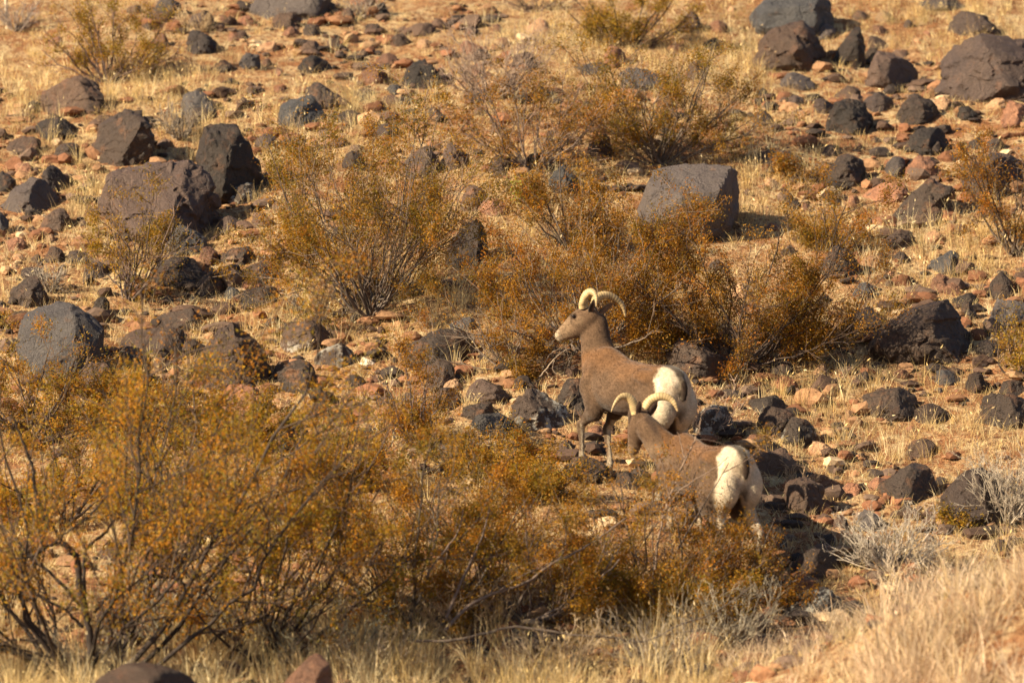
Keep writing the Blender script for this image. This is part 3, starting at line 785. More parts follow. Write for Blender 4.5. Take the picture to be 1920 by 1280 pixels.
class Sheep:
    def __init__(s, px0, gpx, gpy, gloc, yaw, pitch, label, scale=1.0):
        """heading: away from the lens and to the left by yaw; gloc: the local point that stands on ground pixel"""
        s.S = scale
        s.h = np.array([-math.cos(yaw), math.sin(yaw), 0]); s.l = np.array([-math.sin(yaw), -math.cos(yaw), 0])
        s.f = s.h * math.cos(pitch) + np.array([0, 0, 1]) * math.sin(pitch)
        s.u = np.cross(s.f, s.l); s.u = s.u / np.linalg.norm(s.u) * (1 if np.cross(s.f, s.l)[2] > 0 else -1)
        G, d = on_ground(gpx, gpy)
        s.O = G - (s.f * gloc[0] + s.l * gloc[1]) * scale
        v = s.O - CAM; s.dep = v @ FWD; s.mpp = s.dep / FPX
        # slide along the image's horizontal so that the body centre sits at px0
        s.O = s.O + RIGHT * ((px0 - 960) * s.mpp - v @ RIGHT)
        s.bag = Bag(); s.label = label
    def L(s, *p):
        p = np.array(p, float) * s.S
        return s.O + s.f * p[0] + s.l * p[1] + s.u * p[2]
    def W(s, px, py, away):
        return at_depth(px, py, s.dep + away)
    def tube(s, pts, ra, rb, hint): 
        V, F = loft(pts, ra, rb, hint); s.bag.add(V, F)
    def trunk(s):
        rows = [(-.555, .655, .035, .05), (-.535, .655, .085, .115), (-.48, .655, .130, .160), (-.38, .655, .152, .175), (-.24, .655, .148, .155),
                (-.06, .62, .172, .180), (.10, .615, .172, .190), (.22, .635, .155, .200), (.33, .66, .130, .195), (.41, .675, .10, .155), (.455, .68, .06, .09), (.468, .68, .025, .035)]
        s.tube([s.L(r[0], 0, r[1]) for r in rows], [r[2] * s.S for r in rows], [r[3] * s.S for r in rows], s.u)
        for sd in (1, -1):      # shoulder blade and point of the shoulder
            s.tube([s.L(.22, .085 * sd, .76), s.L(.28, .115 * sd, .67), s.L(.34, .105 * sd, .57), s.L(.28, .10 * sd, .49)], [.02, .045, .05, .03], [.03, .06, .06, .04], s.f)
        # withers and hip bones
        s.tube([s.L(.36, 0, .77), s.L(.27, 0, .80), s.L(.14, 0, .775), s.L(.0, 0, .74)], [.03, .055, .06, .05], [.03, .055, .05, .045], s.u)
        for sd in (1, -1):
            s.tube([s.L(-.14, .085 * sd, .70), s.L(-.24, .095 * sd, .735), s.L(-.36, .085 * sd, .72), s.L(-.47, .06 * sd, .66)], [.03, .06, .065, .04], [.03, .05, .06, .05], s.u)
    def leg_front(s, sd, hoof, top=.30):
        hf, hl = hoof
        P = s.L(hf, hl, 0); gz = float(ground_z(P[0], P[1]))
        A = s.L(top, .085 * sd, .58); Bp = s.L(top - .03, .09 * sd, .44); 
        foot = np.array([P[0], P[1], gz - .005])
        knee = foot + np.array([0, 0, .29 * s.S]) + s.h * (.035) + (Bp - s.L(hf, hl, .44)) * .35
        fet = foot + np.array([0, 0, .075 * s.S]) - s.h * .012
        can = knee * .5 + fet * .5 - s.h * .004
        s.tube([A, Bp, knee * .35 + Bp * .65, knee * .85 + Bp * .15, knee, can, fet + (0, 0, .02), fet - (0, 0, .015), foot + s.h * .012],
               [.072, .052, .036, .024, .027, .0165, .018, .022, .025], [.100, .078, .050, .027, .031, .020, .022, .026, .031], s.h)
        s.feet.append(foot)
        s.legs.append((Bp, knee, fet, foot))
    def leg_hind(s, sd, hoof):
        hf, hl = hoof
        P = s.L(hf, hl, 0); gz = float(ground_z(P[0], P[1])); foot = np.array([P[0], P[1], gz - .005])
        hip = s.L(-.37, .085 * sd, .62); st = s.L(-.31, .115 * sd, .47); low = s.L(-.37, .105 * sd, .39)
        hock = foot + (0, 0, .30 * s.S) - s.h * .045
        fet = foot + (0, 0, .08 * s.S) - s.h * .02
        s.tube([hip, st, low, hock * .6 + low * .4, hock, hock * .5 + fet * .5, fet + (0, 0, .015), fet - (0, 0, .02), foot + s.h * .012],
               [.085, .080, .062, .036, .030, .020, .022, .025, .026], [.15, .145, .105, .050, .042, .026, .027, .029, .032], s.h)
        # the round of the buttock
        s.tube([s.L(-.42, .075 * sd, .72), s.L(-.49, .08 * sd, .60), s.L(-.475, .085 * sd, .50), s.L(-.42, .09 * sd, .42)], [.05, .072, .066, .045], [.05, .066, .065, .04], s.h)
        s.feet.append(foot)
        s.legs.append((low, hock, fet, foot))
    def finish(s, coat, vox=.0102, sm=4):
        V, F = fuse(s.bag, vox, sm)
        base = s.O.copy(); base[2] = min(f[2] for f in s.feet)
        s.root = empty('bighorn_sheep', base, s.label, 'sheep', 'bighorn sheep on the slope')
        d = V - s.O; loc = np.stack([d @ s.f, d @ s.l, d @ s.u], 1) / s.S
        px, py, dep = project(V)
        C = coat(s, V, loc, px, py, dep - s.dep)
        o = put('body', V - base, F, M_COAT, s.root, True, C)
        s.base = base
        s.hoofs()
        # short hairs over the whole coat
        r = np.random.default_rng(len(V)); k = r.integers(0, len(F), 26000); w = r.dirichlet((1, 1, 1, 1), 26000)
        Q = V[F[k]]; p = (Q * w[..., None]).sum(1); nrm = unit(np.cross(Q[:, 2] - Q[:, 0], Q[:, 3] - Q[:, 1])); cc = (C[F[k]] * w[..., None]).sum(1)
        flow = -s.h * .8 + np.array([0, 0, -.7]); flow = unit(flow - nrm * (nrm @ flow)[:, None])
        d = unit(nrm * .30 + flow + r.normal(size=p.shape) * .22); ln = r.uniform(.009, .019, (len(p), 1)); sd = unit(np.cross(d, nrm)) * .0013
        H = np.stack([p - sd, p + sd, p + d * ln], 1).reshape(-1, 3) - base
        cc = cc * r.uniform(.70, 1.35, (len(p), 1))
        tag(put('coat_hair', H, np.arange(len(H)).reshape(-1, 3), M_HAIR, s.root, False, np.repeat(cc, 3, 0)), kind='stuff')
        return o
    def hoofs(s):
        out = []
        for ft in s.feet:
            for k in (-1, 1):
                c = ft + s.l * .012 * k + s.h * .012 - s.base
                V, F = loft([c + (0, 0, .035), c + (0, 0, .012) + s.h * .008, c + (0, 0, -.006) + s.h * .014], [.013, .015, .016], [.020, .026, .031], s.h, 10)
                put('hoof', V, F, M_HOOF, s.root, True)
        return out
    def horn(s, pts, rad, flat=.8):
        P = np.array([s.W(*p) for p in pts]) - s.base
        V, F = loft(P, np.array(rad) * flat, rad, (0.3, 0.2, 1), 16)
        n = len(V) - 2; K = n // 16; V2 = V.copy()
        # denser rings with growth ridges
        R = V[:n].reshape(K, 16, 3); cen = R.mean(1)
        t = np.linspace(0, K - 1, 110); i = np.minimum(t.astype(int), K - 2); f = (t - i)[:, None, None]
        Rr = R[i] * (1 - f) + R[i + 1] * f; cc = Rr.mean(1, keepdims=True)
        ph = np.sin(np.linspace(0, 1, 110) ** .9 * 2 * math.pi * 20)
        amp = (.020 * ph)[:, None, None]
        Rr = cc + (Rr - cc) * (1 + amp)
        I = np.arange(110 * 16).reshape(110, 16)
        a = I[:-1]; b = np.roll(a, -1, 1); d = I[1:]; c = np.roll(d, -1, 1)
        base_c = np.array((.56, .41, .20)); tip_c = np.array((.40, .28, .14)); rad = np.array(rad)
        tt = np.linspace(0, 1, 110)[:, None]
        C = base_c * (1 - tt) + tip_c * tt; C = C * (1 - .42 * np.clip(-ph, 0, 1)[:, None]) * (1 + .22 * np.sin(tt * 9 + 1) * np.cos(tt * 23))
        Vv = np.concatenate([Rr.reshape(-1, 3), [P[-1]]]); cap = np.stack([I[-1], np.roll(I[-1], -1), np.full(16, 1760), np.full(16, 1760)], -1)
        Q = np.stack([a, b, c, d], -1).reshape(-1, 4)
        put('horn', Vv, Q, M_HORN, s.root, True, np.concatenate([np.repeat(C, 16, 0), [tip_c]]), F2=cap[:, :3])
    def ear(s, pts, wid, thick, hint, inner, outer):
        P = np.array([s.W(*p) for p in pts]) - s.base
        V, F = loft(P, thick, wid, hint, 14)
        Hn = unit(np.array(inner[0], float))
        Pc = np.repeat(P[:1], len(V), 0)
        # inner side coloured darker than the outer side
        K = (len(V) - 2) // 14; R = V[:-2].reshape(K, 14, 3); cc = R.mean(1, keepdims=True)
        side = ((unit(R - cc) @ Hn) > .25)
        C = np.where(side[..., None], np.array(inner[1]), np.array(outer)).reshape(-1, 3)
        V[:-2] = (cc + (R - cc) - Hn * (.35 * np.array(thick).max()) * side[..., None]).reshape(-1, 3)
        put('ear', V, F, M_COAT, s.root, True, np.concatenate([C, [outer], [outer]]))
    def eye(s, p, r=.0105):
        c = s.W(*p) - s.base; d, F = ico(4)
        put('eye', d * r + c, F, M_EYE, s.root, True)

BROWN = np.array((.116, .072, .044)); REDB = np.array((.152, .077, .034)); DARK = np.array((.045, .028, .02))
PALE = np.array((.27, .185, .115)); WHITE = np.array((.66, .56, .42)); GREYB = np.array((.115, .073, .047))
def mixa(a, b, t): return a * (1 - t[:, None]) + b * t[:, None]
def coat_common(s, V, loc, head, patch=1.0):
    f, l, z = loc.T; al = np.abs(l)
    nz = fbm(loc * 11, 41, 4); n2 = fbm(loc * 30, 43, 3)
    C = np.repeat(BROWN[None], len(V), 0)
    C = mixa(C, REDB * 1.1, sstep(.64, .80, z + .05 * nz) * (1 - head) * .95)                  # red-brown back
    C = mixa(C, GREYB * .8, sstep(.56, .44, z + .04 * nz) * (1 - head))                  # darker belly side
    C = mixa(C, PALE * .85, sstep(.42, .25, z + .03 * nz) * (f > -.25) * .3)            # front legs
    # rump patch
    edge = f + .35 * sstep(.05, .16, al) * 0.10 - .035 * n2 - .02 * nz
    e0 = -.418 + .035 * sstep(.60, .80, z) - .10 * sstep(.60, .43, z) + .012 * vnoise(loc * 130, 5)
    rp = sstep(.02, -.02, edge - e0) * sstep(.36, .43, z + .03 * nz)
    rp = np.maximum(rp, sstep(.02, -.02, f + .445 + .03 * nz) * sstep(.26, .34, z) * .8)
    C = mixa(C, WHITE * (1 - .0), rp * patch * (1 - head)); C = mixa(C, np.array((.40, .27, .15))[None] * np.ones((len(V), 1)), rp * sstep(.15, .6, fbm(loc * 16, 88, 3)) * .45)
    # dark line down to the tail
    tl = sstep(.046, .022, al + .012 * n2) * sstep(-.30, -.40, f) * sstep(.62, .66, z)
    C = mixa(C, DARK, tl * .9)
    C = mixa(C, DARK * .8, (f < -.545) * sstep(.026, .018, al) * sstep(.59, .61, z) * sstep(-.556, -.566, f))
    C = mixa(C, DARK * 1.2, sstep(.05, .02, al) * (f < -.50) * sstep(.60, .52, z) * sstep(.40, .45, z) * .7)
    # pale rear edge of the legs
    for (a, b, c, d) in s.legs:
        for p, q_ in ((a, b), (b, c), (c, d)):
            ax = q_ - p; t = np.clip(((V - p) @ ax) / (ax @ ax), 0, 1); near_ = V - (p + t[:, None] * ax)
            dist = np.linalg.norm(near_, axis=1); back = -(unit(near_) @ s.h)
            C = mixa(C, WHITE * .8, sstep(.6, .9, back) * (dist < .05) * (z < .36) * .75)
            C = mixa(C, WHITE * .7, (dist < .05) * sstep(.11, .08, np.abs(z - 0)) * (z < .12) * .0)
    for (a, b, c, d) in s.legs:
        C = mixa(C, WHITE * .6, sstep(.05, .03, np.linalg.norm(V - (c + (0, 0, .0)), axis=1)) * .5)
    n0 = fbm(loc * np.array([5, 5, 7.0]), 49, 3)
    return C * (1 + .28 * n0 + .18 * nz + .16 * n2)[:, None]

# upper sheep: head up, looking to the left ---------------------------------
s1 = Sheep(1174, 1143, 888, (.26, -.05, 0), math.radians(54), math.radians(5), 'bighorn sheep standing uphill with raised head in profile and white rump', .955)
s1.feet = []; s1.legs = []
s1.trunk()
s1.leg_front(1, (.44, .05)); s1.leg_front(-1, (.26, -.05)); s1.leg_hind(1, (-.46, .10)); s1.leg_hind(-1, (-.36, -.10))
hd = unit(np.array([-.94, .34, 0]))
nk = [(1139, 748, .17, .11, .15), (1134, 712, .19, .115, .150), (1126, 680, .21, .092, .128), (1119, 650, .235, .074, .106), (1116, 625, .245, .064, .094), (1114, 603, .25, .058, .086), (1112, 590, .25, .048, .062)]
s1.tube([s1.W(*p[:3]) for p in nk], [p[3] for p in nk], [p[4] for p in nk], hd)
hk = [(1122, 586, .235, .040, .042), (1112, 592, .24, .060, .070), (1099, 600, .252, .064, .088), (1086, 607, .265, .058, .086), (1073, 615, .28, .045, .070), (1061, 622, .295, .037, .055), (1051, 628, .31, .032, .040), (1044, 631, .318, .024, .029), (1041, 632, .322, .010, .012)]
s1.tube([s1.W(*p[:3]) for p in hk], [p[3] for p in hk], [p[4] for p in hk], (0, 0, 1))
s1.tube([s1.W(1079, 587, .24), s1.W(1073, 594, .235)], [.020, .014], [.020, .014], (0, 0, 1))     # brow over the eye
s1.tube([s1.W(1052, 636, .305), s1.W(1046, 637, .312)], [.020, .014], [.014, .010], (0, 0, 1))   # chin
tl = [(-.525, 0, .765), (-.566, 0, .725), (-.578, 0, .665), (-.572, 0, .615)]
s1.tube([s1.L(*p) for p in tl], [.016, .020, .018, .008], [.016, .016, .014, .009], s1.f)
def coat1(s, V, loc, px, py, aw):
    head = sstep(660, 640, py + (px - 1120) * .35) * (px < 1175)
    C = coat_common(s, V, loc, head)
    n = fbm(loc * 14, 77, 4)
    nape = head * sstep(1118, 1140, px + (600 - py) * .06 + 4 * n) * sstep(568, 590, py)
    H = mixa(np.repeat((BROWN * 1.05)[None], len(V), 0), DARK * 1.25, nape * .75)
    H = mixa(H, PALE, sstep(1088, 1058, px) * .75)
    H = mixa(H, WHITE * .85, sstep(1056, 1043, px - (py - 630) * .3) * .5)
    H = mixa(H, PALE * 1.05, sstep(12, 5, np.hypot(px - 1086, (py - 600) * .9)) * .35)
    H = mixa(H, DARK * .9, sstep(7.5, 4.0, np.hypot((px - 1075) * .8, py - 593)) * .85)         # round the eye
    H = mixa(H, DARK * 1.1, sstep(3, 1.2, np.hypot((px - 1071.5), (py - 602) * .45)) * .55)      # tear line
    H = mixa(H, DARK, sstep(1.6, .5, np.abs(py - (634 - (px - 1043) * .52))) * (px < 1057) * (px > 1042) * .85)  # mouth
    H = mixa(H, DARK, sstep(2.4, 1.0, np.hypot(px - 1043.5, py - 623.5)) * .85)                  # nostril
    H = H * (1 + .14 * n)[:, None]
    return mixa(C, H, head)
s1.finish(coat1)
s1.horn([(1094, 577, .225), (1094, 566, .215), (1098, 554, .20), (1107, 547, .175), (1115, 551, .15), (1118, 562, .13), (1118, 575, .12)], [.033, .034, .031, .025, .018, .011, .003])
s1.horn([(1112, 576, .27), (1116, 563, .285), (1126, 555, .305), (1141, 554, .33), (1157, 562, .35), (1168, 575, .36), (1173, 594, .36)], [.028, .029, .027, .0245, .021, .015, .005])
s1.ear([(1106, 588, .215), (1108, 580, .185), (1110, 572, .155), (1112, 564, .135)], [.010, .021, .019, .004], [.008, .010, .008, .003], (.9, .1, .35), ((-.2, -1, .1), (.03, .02, .016)), BROWN * 1.0)
s1.ear([(1121, 589, .275), (1130, 583, .31), (1139, 576, .34), (1147, 570, .365)], [.012, .031, .031, .008], [.010, .010, .008, .004], (-.5, .1, -.9), ((0, 1, 0), (.1, .06, .04)), BROWN * 1.25)
s1.eye((1075.5, 593, .218)); s1.eye((1083, 590, .305))

# lower sheep: head bent down, seen from behind -----------------------------
s2 = Sheep(1320, 1350, 1069, (-.42, 0, 0), math.radians(63), math.radians(0), 'bighorn sheep with lowered head half hidden by orange shrubs', .92)
s2.feet = []; s2.legs = []
s2.trunk()
s2.leg_front(1, (.34, .08)); s2.leg_front(-1, (.22, -.08)); s2.leg_hind(1, (-.40, .12)); s2.leg_hind(-1, (-.48, -.12))
nk = [(1286, 888, .22, .10, .14), (1268, 866, .22, .098, .128), (1248, 843, .23, .082, .108), (1230, 822, .25, .070, .088), (1215, 803, .27, .060, .076), (1205, 789, .29, .050, .060)]
s2.tube([s2.W(*p[:3]) for p in nk], [p[3] for p in nk], [p[4] for p in nk], (-.6, .2, -.6))
hk = [(1206, 771, .28, .035, .035), (1203, 781, .32, .056, .062), (1199, 794, .33, .060, .072), (1195, 808, .34, .055, .066), (1192, 822, .355, .045, .054), (1189, 835, .37, .037, .044), (1187, 845, .38, .032, .036), (1186, 852, .385, .018, .020)]
s2.tube([s2.W(*p[:3]) for p in hk], [p[3] for p in hk], [p[4] for p in hk], (-.8, .6, .1))
s2.tube([s2.L(*p) for p in tl], [.016, .020, .018, .008], [.016, .016, .014, .009], s2.f)
def coat2(s, V, loc, px, py, aw):
    head = sstep(1240, 1226, px - (py - 800) * .35) * (py < 870) * (loc[:, 2] > .5)
    C = coat_common(s, V, loc, head)
    n = fbm(loc * 14, 78, 4)
    H = np.repeat((BROWN * 1.02)[None], len(V), 0)
    nape = sstep(10, 3, np.abs((px - 1219) - (py - 790) * .55 + 3 * n)) * sstep(772, 782, py) * sstep(822, 808, py)
    H = mixa(H, DARK * 1.2, nape * .8 * (px > 1203))
    C = mixa(C, DARK * 1.4, sstep(11, 3, np.abs((px - 1219) - (py - 790) * .55)) * (px > 1215) * (py < 825) * .6 * (loc[:, 2] > .6))
    H = mixa(H, PALE, sstep(822, 845, py) * .6)
    H = mixa(H, DARK * 1.2, sstep(848, 853, py) * .4)
    H = H * (1 + .14 * n)[:, None]
    return mixa(C, H, head)
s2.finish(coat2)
s2.horn([(1193, 776, .315), (1190, 764, .315), (1185, 752, .31), (1175, 743, .30), (1163, 745, .285), (1153, 757, .27), (1146, 772, .26)], [.031, .032, .029, .024, .018, .011, .003])
s2.horn([(1208, 773, .325), (1212, 761, .325), (1222, 749, .32), (1238, 743, .31), (1254, 746, .30), (1265, 756, .285), (1271, 771, .275)], [.031, .032, .030, .026, .022, .016, .006])
s2.ear([(1197, 780, .29), (1197, 770, .27), (1198, 761, .25), (1200, 752, .24)], [.009, .018, .017, .004], [.008, .010, .008, .003], (1, 0, 0), ((.1, -1, .1), (.05, .03, .022)), BROWN * 1.0)
s2.ear([(1214, 782, .30), (1221, 772, .285), (1227, 762, .27), (1232, 751, .26)], [.010, .021, .020, .005], [.008, .010, .008, .003], (.8, 0, .5), ((.1, -1, .1), (.05, .03, .022)), BROWN * 1.05)
s2.eye((1186, 800, .33), .011)
# ------------------------------------------------------------------ shrubs
def rot_from(D, ang, r):
    """directions turned away from D by ang, round a random side"""
    ref = unit(r.normal(size=D.shape)); side = unit(np.cross(D, ref))
    return unit(D * np.cos(ang)[:, None] + side * np.sin(ang)[:, None])
def grow(S, D, Ln, K, wander, lift, r):
    """(M,K,3) crooked shoots"""
    M = len(S); P = np.empty((M, K, 3)); P[:, 0] = S; d = D.copy()
    for k in range(1, K):
        d = unit(d + r.normal(size=d.shape) * wander + np.array([0, 0, lift]))
        P[:, k] = P[:, k - 1] + d * (Ln / (K - 1))[:, None]
    return P
LEAF_PAL = {
 'o': np.array([(.33, .150, .012), (.27, .125, .010), (.39, .185, .016), (.25, .125, .012), (.20, .125, .014), (.34, .120, .010), (.15, .09, .012)]),
 'y': np.array([(.32, .19, .018), (.25, .165, .016), (.38, .225, .022), (.19, .14, .015), (.36, .175, .016)]),
 'm': np.array([(.32, .165, .014), (.25, .14, .013), (.20, .14, .016), (.37, .19, .016), (.33, .130, .010), (.17, .12, .014)]),
 'v': np.array([(.34, .20, .018), (.26, .18, .018), (.38, .20, .016), (.42, .18, .013), (.20, .155, .016), (.38, .155, .012)]),
 'g': np.array([(.30, .42, .03), (.42, .50, .05), (.22, .30, .03)]),
}
LEAF_X = 1.7
def shrub(name, bx, by, W, H, label, cat='shrub', pal='m', leaves=9000, stems=12, seed=1, lean=0.0, bark=(.10, .075, .06), leaf=.0084,
          twig_n=(5, 4), spread=1.0, r0=.010, group='creosote shrubs on the slope', base=None, low=.35, twigcol=None, bark_jit=.3, clump=.050, bare=0.0):
    """W, H: crown width and height in photograph pixels; bx, by: the foot's pixel"""
    r = np.random.default_rng(seed)
    G, dep = on_ground(bx, by) if base is None else (np.array(base), (np.array(base) - CAM) @ FWD)
    mpp = dep / FPX; W = W * mpp; H = H * mpp
    root = empty(name, G, label, cat, group)
    m = stems
    if leaves: m = int(m * 1.25); stems = m; W = W * 1.12
    az = (np.arange(m) + r.uniform(-.4, .4, m)) * 2 * math.pi / m
    el = r.uniform(low, 1.0, m)
    T = np.stack([np.cos(az) * W * .52 * np.sqrt(1 - (el * .70) ** 2) * r.uniform(.6, 1.0, m) * spread, np.sin(az) * min(W, 1.2 * H) * .40 * np.sqrt(1 - (el * .75) ** 2) * r.uniform(.5, 1, m), H * el * r.uniform(.8, .95, m)], 1)
    T[:, 0] += lean * W * el
    S = np.stack([r.normal(0, .025, m), r.normal(0, .025, m), np.full(m, -.03)], 1) * (W / 1.2)
    S[:, 2] = -.02
    K = 12; t = np.linspace(0, 1, K)[None, :, None]
    ctrl = S + (T - S) * np.array([.55, .55, .35]) + r.normal(size=(m, 3)) * .05 * H
    P0 = S[:, None] * (1 - t) ** 2 + 2 * ctrl[:, None] * t * (1 - t) + T[:, None] * t ** 2
    wob = np.cumsum(r.normal(size=(m, K, 3)) * H * .012, 1); wob -= wob[:, :1]
    P0 = P0 + wob
    R0 = (r0 * r.uniform(.6, 1.2, m))[:, None] * np.linspace(1, .28, K)[None]
    def child(P, n, lo, hi, L, K2, r, ang=(.35, .95), lift=.10, wander=.22):
        M, Kp, _ = P.shape
        pi = np.repeat(np.arange(M), n); tt = r.uniform(lo, hi, len(pi)) * (Kp - 1)
        i = np.minimum(tt.astype(int), Kp - 2); f = (tt - i)[:, None]
        A = P[pi, i]; B = P[pi, i + 1]; D = unit(B - A)
        return grow(A + (B - A) * f, rot_from(D, r.uniform(*ang, len(pi)), r), L * r.uniform(.5, 1.25, len(pi)), K2, wander, lift, r), pi
    P1, _ = child(P0, twig_n[0], .25, .98, H * .34, 7, r)
    P2, _ = child(P1, twig_n[1], .2, 1, H * .15, 5, r)
    R1 = np.full(len(P1), max(r0 * .36, .0026))[:, None] * np.linspace(1, .45, 7)[None]
    R2 = np.full(len(P2), max(r0 * .17, .0017 if not leaves else .0013))[:, None] * np.linspace(1, .6, 5)[None]
    hm = H * 1.06
    for P in (P0, P1, P2): P[..., 2] = np.where(P[..., 2] > hm, hm + (P[..., 2] - hm) * .25, P[..., 2])
    loc_g = lambda P: ground_z(P[..., 0] + G[0], P[..., 1] + G[1]) - G[2]
    for P in (P1, P2):
        gz = loc_g(P); P[..., 2] = np.maximum(P[..., 2], gz + .02)
    bk = np.array(bark); tw = np.array(twigcol) if twigcol is not None else bk * np.array((1.9, 1.7, 1.5))
    b = Bag()
    V, F = tubes(P0, R0, 6); b.add(V, F, np.repeat(bk * r.uniform(1 - bark_jit, 1 + bark_jit, (len(P0), 1)), 12 * 6, 0))
    b.build('stem', M_TWIG, root, True)
    b = Bag()
    V, F = tubes(P1[:, ::2], R1[:, ::2], 3); b.add(V, F, np.repeat((bk * .5 + tw * .5) * r.uniform(.7, 1.3, (len(P1), 1)), 4 * 3, 0))
    V, F = tubes(P2[:, ::2], R2[:, ::2] * 1.1, 3); b.add(V, F, np.repeat(tw * r.uniform(.7, 1.4, (len(P2), 1)), 3 * 3, 0))
    tag(b.build('twigs', M_TWIG, root, True), kind='stuff')
    if leaves:
        leaves = int(leaves * (LEAF_X if by == 0 or by > 1080 else 1.85))
        # clumps of leaflets along the outer shoots
        keep = r.random(len(P2)) > bare
        Q = P2[keep] if keep.any() else P2
        wgt = (.08 + sstep(-.25, .45, fbm(Q[:, 2] * 5 + seed, seed, 2))) * r.uniform(.15, 1, len(Q)) ** 1.3; wgt /= wgt.sum()
        pi = r.choice(len(Q), leaves, p=wgt); tt = r.uniform(.15, 1, leaves) * 4; i = np.minimum(tt.astype(int), 3)
        c = Q[pi, i] + (Q[pi, i + 1] - Q[pi, i]) * (tt - i)[:, None] + r.normal(size=(leaves, 3)) * clump * .5
        c[:, 2] = np.maximum(c[:, 2], loc_g(c) + .01)
        u = unit(r.normal(size=(leaves, 3)) + np.array([0, 0, .5])); v = unit(np.cross(u, r.normal(size=(leaves, 3))))
        s = leaf * r.uniform(.55, 1.3, (leaves, 1))
        V = np.stack([c - v * s * .5 - u * s * .7, c + u * s * 1.1, c + v * s * .5 - u * s * .7], 1).reshape(-1, 3)
        F = np.arange(leaves * 3).reshape(-1, 3)
        pl = LEAF_PAL[pal]; tw_c = r.integers(0, len(pl), len(Q))
        ci = np.where(r.random(leaves) < .6, tw_c[pi], r.integers(0, len(pl), leaves))
        C = pl[ci] * r.uniform(.7, 1.3, (leaves, 1)) * (1.12 + .35 * fbm(c * 5, seed + 3, 2))[:, None] * (1.12 if by == 0 or by > 840 else 1.0)
        dead = r.random(leaves) < .05; C[dead] = np.array((.30, .22, .13))
        tag(put('foliage', V, F, M_LEAF, root, False, np.repeat(C, 3, 0)), kind='stuff')
    return root, G, dep

